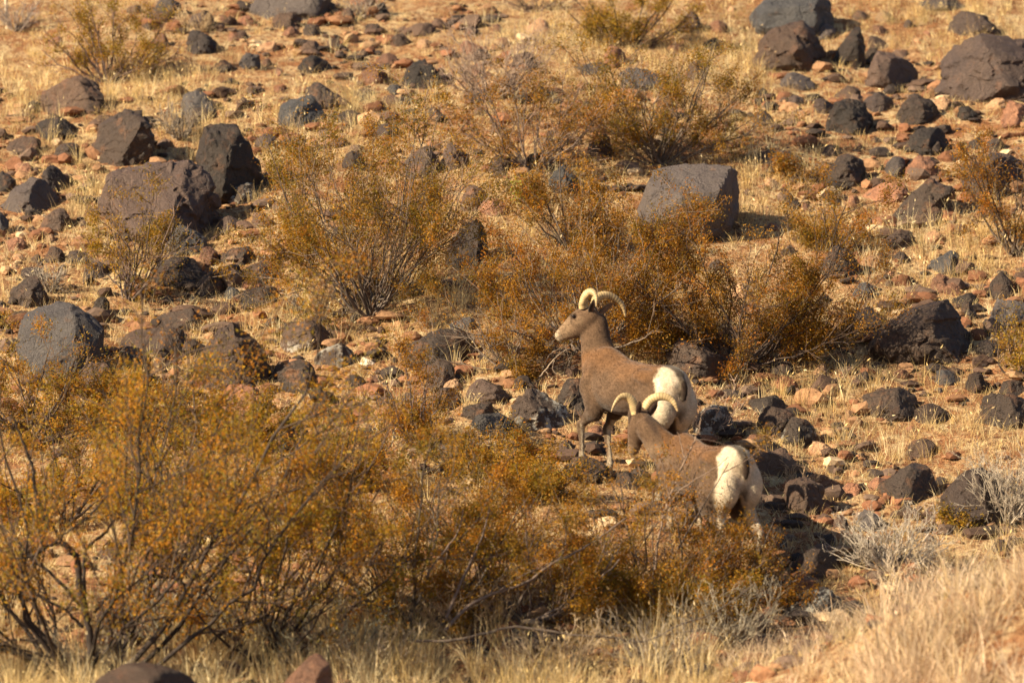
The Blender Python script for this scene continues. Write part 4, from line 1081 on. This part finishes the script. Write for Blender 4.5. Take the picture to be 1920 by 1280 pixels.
DK = (.075, .055, .045)
GRY = (.26, .22, .19)
B = [  # foot x, y, width, height, label, options
 (695, 592, 420, 430, 'largest orange-olive bush in the centre left, dense on fine grey stems', dict(pal='m', leaves=36000, stems=24, twig_n=(6, 5), bark=(.12, .095, .08))),
 (1000, 318, 330, 215, 'sparse rusty bush with many bare grey stems above the green plant', dict(pal='o', leaves=6000, stems=18, bark=(.15, .11, .09))),
 (1240, 306, 370, 235, 'orange bush behind the smooth square boulder', dict(pal='m', leaves=14000, stems=22, bark=(.13, .10, .08))),
 (1095, 662, 490, 320, 'low spreading orange bush behind the upper sheep\'s head', dict(pal='o', leaves=29000, stems=24, bark=(.14, .11, .09), low=.12)),
 (1385, 690, 560, 345, 'big dark-stemmed orange bush behind the upper sheep\'s back', dict(pal='o', leaves=37000, stems=24, bark=DK, low=.15, twig_n=(6, 5))),
 (1065, 470, 230, 190, 'rusty bush between the green plant and the smooth square boulder', dict(pal='o', leaves=8500, stems=14, bark=(.12, .09, .07))),
 (205, 155, 250, 165, 'yellow-green bush near the upper left corner with bare side branches', dict(pal='y', leaves=6500, stems=15, bark=(.14, .10, .09), bare=.3)),
 (1178, 88, 270, 110, 'olive-orange bush at the upper edge in the middle', dict(pal='y', leaves=6500, stems=14, bark=DK)),
 (243, 560, 190, 225, 'open yellow-orange bush with long bare branches leaning right', dict(pal='y', leaves=4200, stems=12, bark=(.12, .09, .08), lean=.15, bare=.45)),
 (1905, 478, 260, 215, 'bright orange bush at the right edge', dict(pal='o', leaves=8500, stems=13)),
 (1925, 705, 130, 130, 'olive bush cut by the right edge', dict(pal='y', leaves=3500, stems=9)),
 (782, 850, 150, 210, 'thin rusty upright bush left of the smooth blue-grey boulder', dict(pal='o', leaves=4500, stems=8, bark=(.12, .09, .08))),
 (905, 905, 260, 130, 'low orange bush before the smooth blue-grey boulder', dict(pal='m', leaves=7000, stems=12)),
 (1005, 945, 250, 95, 'low orange bush left of the upper sheep\'s front hooves', dict(pal='m', leaves=7000, stems=12)),
 (640, 930, 280, 160, 'olive-orange bush in the hollow left of centre', dict(pal='m', leaves=8500, stems=13)),
 (410, 850, 280, 130, 'olive-orange bush in front of the big brown pyramid', dict(pal='m', leaves=7000, stems=11)),
 (1500, 340, 100, 50, 'small orange bush before the shadowy flat rock', dict(pal='o', leaves=1500, stems=8)),
 (1555, 470, 150, 110, 'orange bush right of the smooth square boulder', dict(pal='m', leaves=3500, stems=10)),
 (300, 425, 210, 75, 'thin orange bush growing against the huge slab boulder', dict(pal='o', leaves=2600, stems=10, bark=(.2, .15, .12), bare=.3)),
 (1560, 655, 130, 90, 'small rusty bush left of the biggest right boulder', dict(pal='o', leaves=2200, stems=9)),
 (1480, 1150, 160, 55, 'small bright orange bush on the low speckled rock', dict(pal='o', leaves=2200, stems=9)),
 (1800, 992, 110, 50, 'small yellow-green bush under the reddish diagonal boulder', dict(pal='y', leaves=1500, stems=8)),
 (1370, 1112, 230, 165, 'low orange bush by the lower sheep\'s hind legs', dict(pal='o', leaves=8000, stems=14, low=.15, r0=.008)),
 (1215, 1130, 360, 300, 'orange bush hiding the lower sheep\'s forelegs', dict(pal='o', leaves=12000, stems=16, low=.15)),
 (985, 1165, 420, 250, 'wide orange-brown foreground bush with grey limbs sweeping right', dict(pal='m', leaves=16000, stems=16, lean=.12, bark=(.13, .10, .085), low=.15, r0=.013)),
 (765, 1190, 440, 400, 'tall rusty foreground bush left of the lower sheep', dict(pal='m', leaves=17000, stems=15, bark=(.10, .08, .065), r0=.012)),
 (500, 1240, 560, 510, 'olive foreground bush with dark limbs leaning right', dict(pal='v', leaves=17000, stems=14, lean=.06, bark=DK, r0=.014, leaf=.0095)),

 (120, 985, 420, 260, 'olive-gold bush low behind the dark forked trunk', dict(pal='v', leaves=12000, stems=14, bark=DK, low=.15)),
 (360, 1010, 360, 240, 'golden bush between the forked trunk and the leaning dark limbs', dict(pal='v', leaves=11000, stems=13, bark=DK, low=.15)),
 (880, 1045, 340, 190, 'loose rusty bush with straw showing through, left of the lower sheep', dict(pal='o', leaves=9000, stems=14, low=.15)),
 (1270, 1178, 330, 130, 'low rusty foreground bush below the lower sheep', dict(pal='m', leaves=11000, stems=15, low=.12, lean=.1)),
 (60, 830, 330, 250, 'olive bush low in front of the smooth grey diagonal boulder', dict(pal='v', leaves=7500, stems=13, low=.2)),
 (250, 820, 290, 150, 'olive-orange bush well below the wide dark boulder', dict(pal='m', leaves=6500, stems=12, low=.15)),
]
for i, (bx, by, W, H, lab, kw) in enumerate(B):
    _r = shrub('creosote_shrub', bx, by, W, H, lab, seed=300 + i, **kw)
    if 'leaning right' in lab and by > 1200: dark_root = _r
# the nearest one, soft with nearness, cut by the left edge
C0 = at_depth(172, 1240, 34.0); C0[2] = float(ground_z(C0[0], C0[1]))
big_root, _, _ = shrub('creosote_shrub', 0, 0, 960, 740, 'tallest foreground shrub with a dark forked trunk, cut by the left edge', seed=341, base=C0, pal='v', leaves=25000, stems=14, r0=.019, bark=(.05, .038, .032),
      leaf=.0100, twig_n=(8, 6), clump=.09, low=.30)
def add_limbs(root, base, dep, lines, col):
    for pts, aw, ra, rb in lines:
        pts = np.array(pts, float); n = len(pts); a = np.linspace(aw[0], aw[1], n)
        P = np.array([at_depth(p[0], p[1], dep + q) for p, q in zip(pts, a)])
        t = np.linspace(0, n - 1, (n - 1) * 5 + 1); i = np.minimum(t.astype(int), n - 2); f = (t - i)[:, None]
        Q = P[i] * (1 - f) + P[i + 1] * f
        Q = np.stack([np.convolve(np.pad(Q[:, k], 2, mode='edge'), [.15, .2, .3, .2, .15], 'valid') for k in range(3)], 1) + rng.normal(size=(len(t), 3)) * .003
        V, F = tubes(Q[None], (np.linspace(ra, rb, len(Q)) * (1 + .15 * rng.normal(size=len(Q))))[None], 7)
        put('limb', V - base, F, M_TWIG, root, True, np.broadcast_to(np.array(col), (len(V), 3)))
add_limbs(big_root, C0, 34.0, [
 ([(173, 1240), (167, 1173), (160, 1140), (150, 1106), (147, 1066), (147, 1046), (127, 1026), (110, 1006), (90, 973), (73, 946), (65, 913), (63, 876), (53, 853), (35, 810), (20, 770)], (0, -.15), .024, .006),
 ([(160, 1140), (157, 1090), (157, 1040), (167, 1020), (197, 1000), (213, 976), (240, 953), (250, 920)], (0, .15), .013, .005),
 ([(155, 1140), (110, 1086), (60, 1046), (33, 1013), (17, 970), (10, 926)], (0, .1), .012, .005),
 ([(0, 1045), (50, 1046), (83, 1030), (113, 1006), (147, 983), (187, 950), (217, 886), (233, 850)], (-.1, -.2), .009, .004),
 ([(173, 1150), (207, 1116), (233, 1053), (243, 1000), (267, 970), (303, 920)], (0, .2), .010, .004),
 ([(176, 1190), (215, 1150), (250, 1110), (275, 1070), (300, 1045)], (0, -.2), .008, .003),
 ([(160, 1180), (120, 1140), (75, 1120), (40, 1085), (12, 1065)], (0, -.1), .010, .005),
 ([(85, 970), (84, 930), (85, 890), (105, 853), (120, 820)], (-.1, -.1), .007, .003)], (.045, .034, .029))
g_, d_ = on_ground(500, 1240)
add_limbs(dark_root[0], dark_root[1], d_ - .2, [
 ([(300, 1195), (353, 1123), (407, 1066), (447, 1003), (500, 923)], (0, .1), .012, .005),
 ([(233, 1195), (270, 1110), (320, 1053)], (0, .1), .008, .004),
 ([(345, 1215), (365, 1150), (410, 1098), (433, 1040), (470, 990)], (0, -.1), .009, .004),
 ([(367, 1225), (433, 1173), (500, 1163), (520, 1113), (563, 1060), (617, 1010)], (0, .1), .012, .005),
 ([(430, 1240), (455, 1170), (475, 1090), (490, 1040), (540, 985)], (0, -.1), .010, .004)], (.055, .042, .036))
# little live green plant
shrub('green_plant', 985, 385, 50, 52, 'little bright green leafy plant among grey stems', 'plant', 'g', 230, 7, 371, leaf=.013, r0=.003, twig_n=(3, 3), group='green plant', bark=(.2, .22, .05))

D_ = [
 (925, 185, 270, 165, 'large dead grey twiggy shrub above the sparse rusty bush', dict(stems=34, bark=(.30, .22, .17))),
 (1000, 22, 220, 60, 'dark dead shrub at the upper edge in the middle', dict(stems=18, bark=(.16, .11, .08))),
 (1665, 1068, 260, 125, 'pale grey twiggy shrub above the pink-tan grass', dict(stems=40, bark=(.42, .36, .29))),
 (1892, 985, 190, 165, 'pale grey twiggy shrub against the reddish diagonal boulder', dict(stems=34, bark=(.38, .32, .25))),
 (338, 262, 110, 80, 'grey twiggy tuft between the two big peaks', dict(stems=20, bark=(.26, .21, .16))),
 (680, 34, 110, 62, 'grey twiggy tuft at the upper edge beside the wide slab', dict(stems=16, bark=(.32, .26, .21))),
 (375, 60, 120, 70, 'pale dry stalks under the upper edge', dict(stems=14, bark=(.44, .32, .19))),
 (92, 548, 80, 62, 'small grey twiggy tuft above the smooth diagonal boulder', dict(stems=18, bark=(.30, .25, .2))),
 (590, 598, 170, 70, 'dead pale branches lying right of the jumbled row', dict(stems=12, bark=(.30, .25, .2), low=.05)),
 (1330, 815, 150, 110, 'pale bare thorny twigs beside the upper sheep\'s rump', dict(stems=9, bark=(.40, .28, .20))),
 (960, 692, 330, 90, 'tangle of dead grey branches left of the upper sheep\'s chest', dict(stems=20, bark=(.20, .155, .12), low=.02)),
 (330, 1215, 300, 180, 'grey twiggy shrub behind the dark forked trunk', dict(stems=26, bark=(.32, .29, .22))),
 (610, 1250, 300, 150, 'grey-green twiggy shrub in the foreground hollow', dict(stems=26, bark=(.28, .26, .19))),
 (1370, 1215, 260, 130, 'grey twiggy shrub in the foreground beside the pink-tan grass', dict(stems=24, bark=(.28, .24, .18))),
 (850, 1195, 260, 130, 'straw-coloured dead shrub in the lower middle', dict(stems=18, bark=(.40, .28, .17))),
 (30, 60, 130, 80, 'grey dead shrub in the upper left corner', dict(stems=16, bark=(.3, .24, .2))),
 (150, 1272, 240, 110, 'grey dead brush along the lower edge near the forked trunk', dict(stems=20, bark=(.36, .30, .22))),
 (690, 1268, 260, 110, 'grey-tan dead brush along the lower edge left of the middle', dict(stems=22, bark=(.38, .30, .21))),
 (1040, 1266, 300, 110, 'tan tangled dead brush along the lower edge right of the middle', dict(stems=24, bark=(.42, .32, .21))),
 (1230, 1262, 240, 120, 'grey dead brush just below the long wavy branch', dict(stems=22, bark=(.34, .28, .21))),
 (1745, 1130, 260, 95, 'pale twiggy shrub rising from the pink-tan grass', dict(stems=24, bark=(.46, .37, .27))),
 (1500, 930, 80, 75, 'dry upright stalks on the wide brown-red rock', dict(stems=10, bark=(.36, .25, .15))),
]
for i, (bx, by, W, H, lab, kw) in enumerate(D_):
    bk = kw.pop('bark')
    shrub('dead_shrub', bx, by, W, H, lab, leaves=0, seed=400 + i, bark=bk, twigcol=tuple(np.array(bk) * 1.15), r0=.007, twig_n=(5, 4), group='dead twiggy shrubs on the slope', **kw)

# bare branches that can be followed one by one
def branches(name, lab, cat, lines, foot, dep, col):
    """lines: list of (pixel polyline, away offset list, r0, r1)"""
    base = np.array(foot)
    root = empty(name, base, lab, cat)
    for pts, aw, ra, rb in lines:
        pts = np.array(pts, float); n = len(pts); aw = np.linspace(aw[0], aw[1], n)
        P = np.array([at_depth(p[0], p[1], dep + a) for p, a in zip(pts, aw)])
        t = np.linspace(0, n - 1, (n - 1) * 5 + 1); i = np.minimum(t.astype(int), n - 2); f = (t - i)[:, None]
        Q = P[i] * (1 - f) + P[i + 1] * f
        Q = np.stack([np.convolve(np.pad(Q[:, k], 2, mode='edge'), [.15, .2, .3, .2, .15], 'valid') for k in range(3)], 1)
        Q += rng.normal(size=Q.shape) * .0022
        V, F = tubes(Q[None], np.linspace(ra, rb, len(Q))[None], 6)
        put('branch', V - base, F, M_TWIG, root, True, np.broadcast_to(np.array(col), (len(V), 3)))
    return root
g_, d_ = on_ground(1232, 1110); d_ = d_ - .25
branches('bare_branch', 'bare forked twig rising across the lower sheep\'s flank', 'branch', [
 ([(1228, 1075), (1234, 1010), (1243, 965), (1256, 932), (1270, 895), (1285, 860), (1300, 832), (1309, 812), (1313, 797), (1314, 780)], (0, .05), .0085, .0034),
 ([(1241, 975), (1253, 948), (1268, 925), (1290, 908), (1308, 895), (1330, 884), (1350, 870), (1368, 855)], (0, -.06), .006, .0024),
 ([(1258, 932), (1251, 912), (1247, 895), (1243, 870), (1236, 857)], (.0, -.05), .006, .0026),
 ([(1285, 860), (1279, 845), (1276, 825), (1270, 808)], (0, .04), .005, .0022),
 ([(1304, 825), (1322, 824), (1345, 828), (1362, 835)], (.02, .06), .003, .0013),
 ([(1314, 780), (1322, 768), (1335, 758), (1345, 742), (1352, 728), (1368, 722), (1384, 718)], (.05, .1), .003, .0013),
 ([(1322, 768), (1340, 764), (1352, 768)], (.05, .02), .0022, .001), ([(1330, 762), (1322, 748), (1314, 742)], (.05, .1), .002, .001),
 ([(1262, 920), (1282, 917), (1308, 918), (1340, 922), (1362, 930)], (0, .05), .003, .0012),
 ([(1234, 1010), (1248, 1000), (1262, 980), (1270, 950)], (0, .1), .003, .0012)], g_, d_, (.22, .155, .115))
g_, d_ = on_ground(1340, 1105)
branches('bare_branch', 'pale arched twig lying low in the orange bushes', 'branch', [
 ([(1120, 1108), (1140, 1098), (1165, 1088), (1190, 1090), (1205, 1102), (1222, 1118)], (0, .1), .004, .0015),
 ([(1100, 1130), (1118, 1110), (1138, 1098)], (0, 0), .0035, .003), ([(1140, 1098), (1150, 1115), (1168, 1130), (1180, 1145)], (0, -.1), .0028, .001)], g_, d_, (.48, .36, .22))
g_, d_ = on_ground(900, 1225)
branches('fallen_branch', 'long grey wavy branch lying across the foreground', 'branch', [
 ([(770, 1200), (840, 1202), (900, 1190), (960, 1172), (1010, 1180), (1060, 1188), (1100, 1192), (1150, 1194), (1200, 1205), (1240, 1190), (1275, 1168), (1330, 1155), (1385, 1118), (1420, 1090)], (-.3, -.2), .010, .003),
 ([(1240, 1190), (1300, 1182), (1360, 1176)], (-.2, -.2), .004, .002)], g_, d_ , (.13, .10, .08))
g_, d_ = on_ground(1000, 720)
branches('bare_branch', 'crooked pale twigs on bare ground left of the upper sheep', 'branch', [
 ([(1008, 712), (1022, 695), (1040, 672), (1053, 660), (1068, 653), (1084, 655)], (0, .1), .0055, .003),
 ([(1040, 672), (1034, 690), (1044, 702)], (0, -.05), .0028, .0012), ([(1020, 684), (1030, 664), (1050, 651), (1066, 647)], (.1, .15), .0035, .0016),
 ([(1022, 695), (1030, 706), (1040, 716)], (0, -.05), .002, .001)], g_, d_, (.34, .26, .19))
g_, d_ = on_ground(13, 55)
branches('dead_branch', 'pale dead stem standing in the upper left corner', 'branch', [
 ([(14, 60), (12, 30), (11, 0), (9, -30), (12, -70)], (0, 0), .016, .011)], g_, d_, (.55, .44, .32))
# limbs of the foreground trees that read one by one
g_, d_ = on_ground(700, 1215)
for (lab, lines) in [
 ('thick grey limb sweeping up right through the foreground bushes', [([(830, 1185), (875, 1135), (930, 1110), (985, 1095), (1035, 1055), (1080, 1035), (1130, 1005), (1175, 968)], (-.3, .1), .012, .004), ([(930, 1110), (975, 1080), (1020, 1060), (1060, 1040)], (-.2, 0), .006, .003)]),
 ('grey limb rising steeply in the lower middle', [([(835, 1165), (862, 1095), (885, 1050), (905, 1005), (915, 965), (921, 940)], (-.3, 0), .010, .004), ([(795, 1085), (830, 1035), (860, 1000), (870, 950)], (-.3, 0), .007, .003)])]:
    branches('limb', lab, 'branch', lines, on_ground(832, 1200)[0], on_ground(832, 1200)[1], (.17, .125, .10))

# ------------------------------------------------------------------ dry grass
def blades(x, y, h, wd, lean, az, col, r, seeds=0.0, simple=False):
    """bent straw blades; returns verts, tris, colours"""
    m = len(x); z = ground_z(x, y) - .005
    B0 = np.stack([x, y, z], 1)
    dirh = np.stack([np.cos(az), np.sin(az), 0 * az], 1)
    ph = r.uniform(0, math.pi, m); side = np.stack([np.cos(ph), np.sin(ph) * .6, 0 * ph], 1)
    def pt(t): return B0 + dirh * (h * lean * (t ** 1.6))[:, None] + np.array([0, 0, 1.0]) * (h * t * np.sqrt(np.maximum(1 - (lean * .85) ** 2 * t, .03)))[:, None]
    t0 = np.zeros(m); t1 = np.full(m, .5); t2 = np.ones(m)
    a, b, c = pt(t0), pt(t1), pt(t2)
    w = (side * wd[:, None])
    V = np.stack([a - w, a + w, b - w * .75, b + w * .75, c], 1)
    I = (np.arange(m) * 5)[:, None]
    if simple:
        V = V[:, [0, 1, 4]]; F = np.arange(m * 3).reshape(-1, 3); V = V.reshape(-1, 3); C = np.repeat(col, 3, 0)
    else:
        F = np.concatenate([I + [0, 1, 3], I + [0, 3, 2], I + [2, 3, 4]]); V = V.reshape(-1, 3); C = np.repeat(col, 5, 0)
    if seeds > 0:
        k = np.nonzero(r.random(m) < seeds)[0]; n = len(k)
        d = unit(c[k] - b[k] + np.array([0, 0, -.02])); s = r.uniform(.016, .032, n)[:, None]
        sd = unit(np.cross(d, unit(r.normal(size=(n, 3)))))
        q = np.stack([c[k] - d * s * .4, c[k] + sd * s * .16, c[k] + d * s * .8, c[k] - sd * s * .16], 1).reshape(-1, 3)
        J = (np.arange(n) * 4)[:, None] + len(V)
        V = np.concatenate([V, q]); F = np.concatenate([F, J + [0, 1, 2], J + [0, 2, 3]])
        C = np.concatenate([C, np.repeat(col[k] * 1.2, 4, 0)])
    return V, F, C
STRAW = np.array([(.74, .55, .24), (.80, .63, .32), (.66, .46, .19), (.84, .70, .42), (.46, .32, .16), (.66, .49, .26)])
FT = np.array(FOOT)
def off_stones(x, y, grow_=1.0):
    ok = np.ones(len(x), bool)
    for fx, fy, a, b in FT:
        ok &= ((x - fx) / (a * .88 * grow_)) ** 2 + ((y - fy) / (b * .88 * grow_)) ** 2 > 1
    return ok
def grass(name, lab, x, y, h0, h1, per, rad, seed, pal=STRAW, seeds=0.0, leanr=(.1, .8), wd=.0016, az0=None):
    r = np.random.default_rng(seed)
    n = len(x); tid = np.repeat(np.arange(n), per); m = len(tid)
    th = r.uniform(h0, h1, n) ; tr = rad * r.uniform(.5, 1.3, n)
    a = r.uniform(0, 6.283, m); rr_ = np.sqrt(r.random(m)) * tr[tid]
    bx = x[tid] + np.cos(a) * rr_; by = y[tid] + np.sin(a) * rr_
    az = a + r.normal(0, .6, m) if az0 is None else az0 + r.normal(0, .7, m)
    h = th[tid] * r.uniform(.45, 1.1, m); le = r.uniform(*leanr, m)
    tc = pal[r.integers(0, len(pal), n)] * r.uniform(.68, 1.15, (n, 1))
    C = tc[tid] * r.uniform(.75, 1.2, (m, 1))
    V, F, C = blades(bx, by, h, np.full(m, wd) * r.uniform(.7, 1.5, m), le, az, C, r, seeds, per == 1)
    o = put(name, V, F, M_GRASS, col=C)
    return tag(o, lab, 'grass', kind='stuff')
def gmask(x, y):
    q = np.stack([x, y, 0 * x], 1)
    return sstep(-.30, .22, vnoise(q * 1.1, 61) + .5 * vnoise(q * 3.1, 62))
# rubble-strewn zones of the photograph have little grass (pixel ellipses: cx, cy, rx, ry, factor)
BARE = [(600, 60, 230, 90, .25), (880, 30, 140, 40, .4), (1650, 235, 180, 70, .3), (1650, 345, 150, 50, .45), (1540, 690, 130, 30, .15), (1720, 700, 150, 30, .4), (470, 500, 120, 60, .35), (1020, 700, 80, 40, .3), (740, 710, 80, 30, .4), (1600, 960, 120, 35, .4), (640, 690, 60, 30, .5)]
LUSH = [(270, 200, 150, 55), (60, 190, 90, 70), (1380, 150, 90, 70), (1340, 90, 90, 50), (1440, 340, 90, 60), (860, 560, 90, 90), (700, 210, 140, 40), (560, 590, 110, 40), (1560, 740, 150, 60), (1760, 460, 160, 60), (1620, 830, 200, 40), (1840, 90, 60, 40), (170, 380, 40, 90), (1000, 430, 120, 60), (1720, 25, 160, 30), (1060, 90, 110, 40), (500, 250, 110, 40)]
def field(x, y):
    px, py, _ = project(np.stack([x, y, ground_z(x, y)], 1))
    f = .38 + .62 * gmask(x, y)
    for cx, cy, rx, ry, k in BARE: f = f * (1 - (1 - k) * np.exp(-((px - cx) / rx) ** 2 - ((py - cy) / ry) ** 2))
    L = np.zeros(len(x))
    for cx, cy, rx, ry in LUSH: L = np.maximum(L, np.exp(-((px - cx) / rx) ** 2 - ((py - cy) / ry) ** 2))
    return f, L, px, py
# straw litter pressed to the ground
x, y = view_points(110000, 501); f, L, px, py = field(x, y); k = (rng.random(len(x)) < np.clip(f * .9 + L * .5, 0, 1)) & off_stones(x, y)
grass('straw_litter', 'flattened golden straw litter between the stones', x[k], y[k], .03, .11, 1, .02, 511, leanr=(.6, 1.15), wd=.0026)
# short tufts
x, y = view_points(12000, 502); f, L, px, py = field(x, y); k = (rng.random(len(x)) < np.clip(f * .8 + L, 0, 1)) & off_stones(x, y)
grass('dry_grass', 'short golden dry grass covering the slope', x[k], y[k], .05, .15, 12, .05, 512, seeds=.03, leanr=(.3, 1.0))
# tall seed-headed grass
x, y = view_points(9000, 503); f, L, px, py = field(x, y); k = (rng.random(len(x)) < np.clip(.05 * f + L * .9, 0, 1) * (y > -4)) & off_stones(x, y)
grass('tall_dry_grass', 'tall pale grass with drooping seed heads in patches', x[k], y[k], .12, .26, 16, .05, 513, seeds=.22, leanr=(.05, .7), wd=.0014)
# tufts gathered round the feet of the stones
r_ = np.random.default_rng(78); fi = np.repeat(np.arange(len(FT)), np.clip((FT[:, 2] * 34).astype(int), 3, 26)); a_ = r_.uniform(math.pi * .9, math.pi * 2.1, len(fi)); q_ = r_.uniform(.92, 1.35, len(fi))
x = FT[fi, 0] + np.cos(a_) * FT[fi, 2] * q_ ; y = FT[fi, 1] + np.sin(a_) * FT[fi, 3] * q_; k = off_stones(x, y, .85) & (r_.random(len(x)) < .75)
grass('rock_foot_grass', 'short golden grass caught round the feet of the boulders', x[k], y[k], .04, .13, 12, .05, 516, seeds=.05, leanr=(.3, 1.0))
# foreground
PINK = np.array([(.74, .56, .38), (.80, .64, .46), (.64, .46, .30), (.72, .54, .30), (.76, .60, .38), (.48, .36, .24)])
r_ = np.random.default_rng(77)
n = 4200; y = r_.uniform(-9.0, -4.6, n); x = r_.uniform(-3.2, 3.4, n)
px, py, _ = project(np.stack([x, y, ground_z(x, y)], 1))
q_ = np.stack([x, y, 0 * x], 1); cl = sstep(-.15, .3, vnoise(q_ * 1.6, 91) + .6 * vnoise(q_ * 4.5, 92))
wgt = np.where(px > 1330, .12 + .88 * cl, .25 + cl * .75) * (1 - .8 * (px < 1330) * sstep(1190, 1140, py)) * (1 - (px > 1400) * (px < 1650) * (py < 1165) * 1.0) * np.clip(sstep(1230, 1560, px) + .70, 0, 1) * (1 - .5 * np.exp(-((px - 1450) / 110) ** 2 - ((py - 1150) / 60) ** 2))
k = (r_.random(n) < wgt) & off_stones(x, y, 1.0)
x, y, px = x[k], y[k], px[k]
right = px > 1330
mid = right & (px < 1640)
grass('foreground_grass', 'shorter pink-tan grass below the domed rock', x[mid], y[mid], .10, .24, 20, .09, 517, PINK, leanr=(.2, 1.1), wd=.0024)
right = right & ~mid; left_ = ~right & ~mid
grass('foreground_grass', 'pink-tan feathery grass thick in the lower right foreground', x[right], y[right], .22, .44, 24, .10, 514, PINK, seeds=.0, leanr=(.1, 1.2), wd=.0030)
kk = right & (r_.random(len(x)) < .35)
grass('foreground_stalks', 'single tall pale stalks crossing above the lower right grass', x[kk], y[kk], .38, .62, 4, .12, 518, PINK * 1.05, seeds=.25, leanr=(.2, .95), wd=.0034)
grass('foreground_grass', 'loose upright straw along the lower edge', x[left_], y[left_], .18, .42, 20, .07, 515, STRAW, seeds=.08, leanr=(.05, .8), wd=.0024)
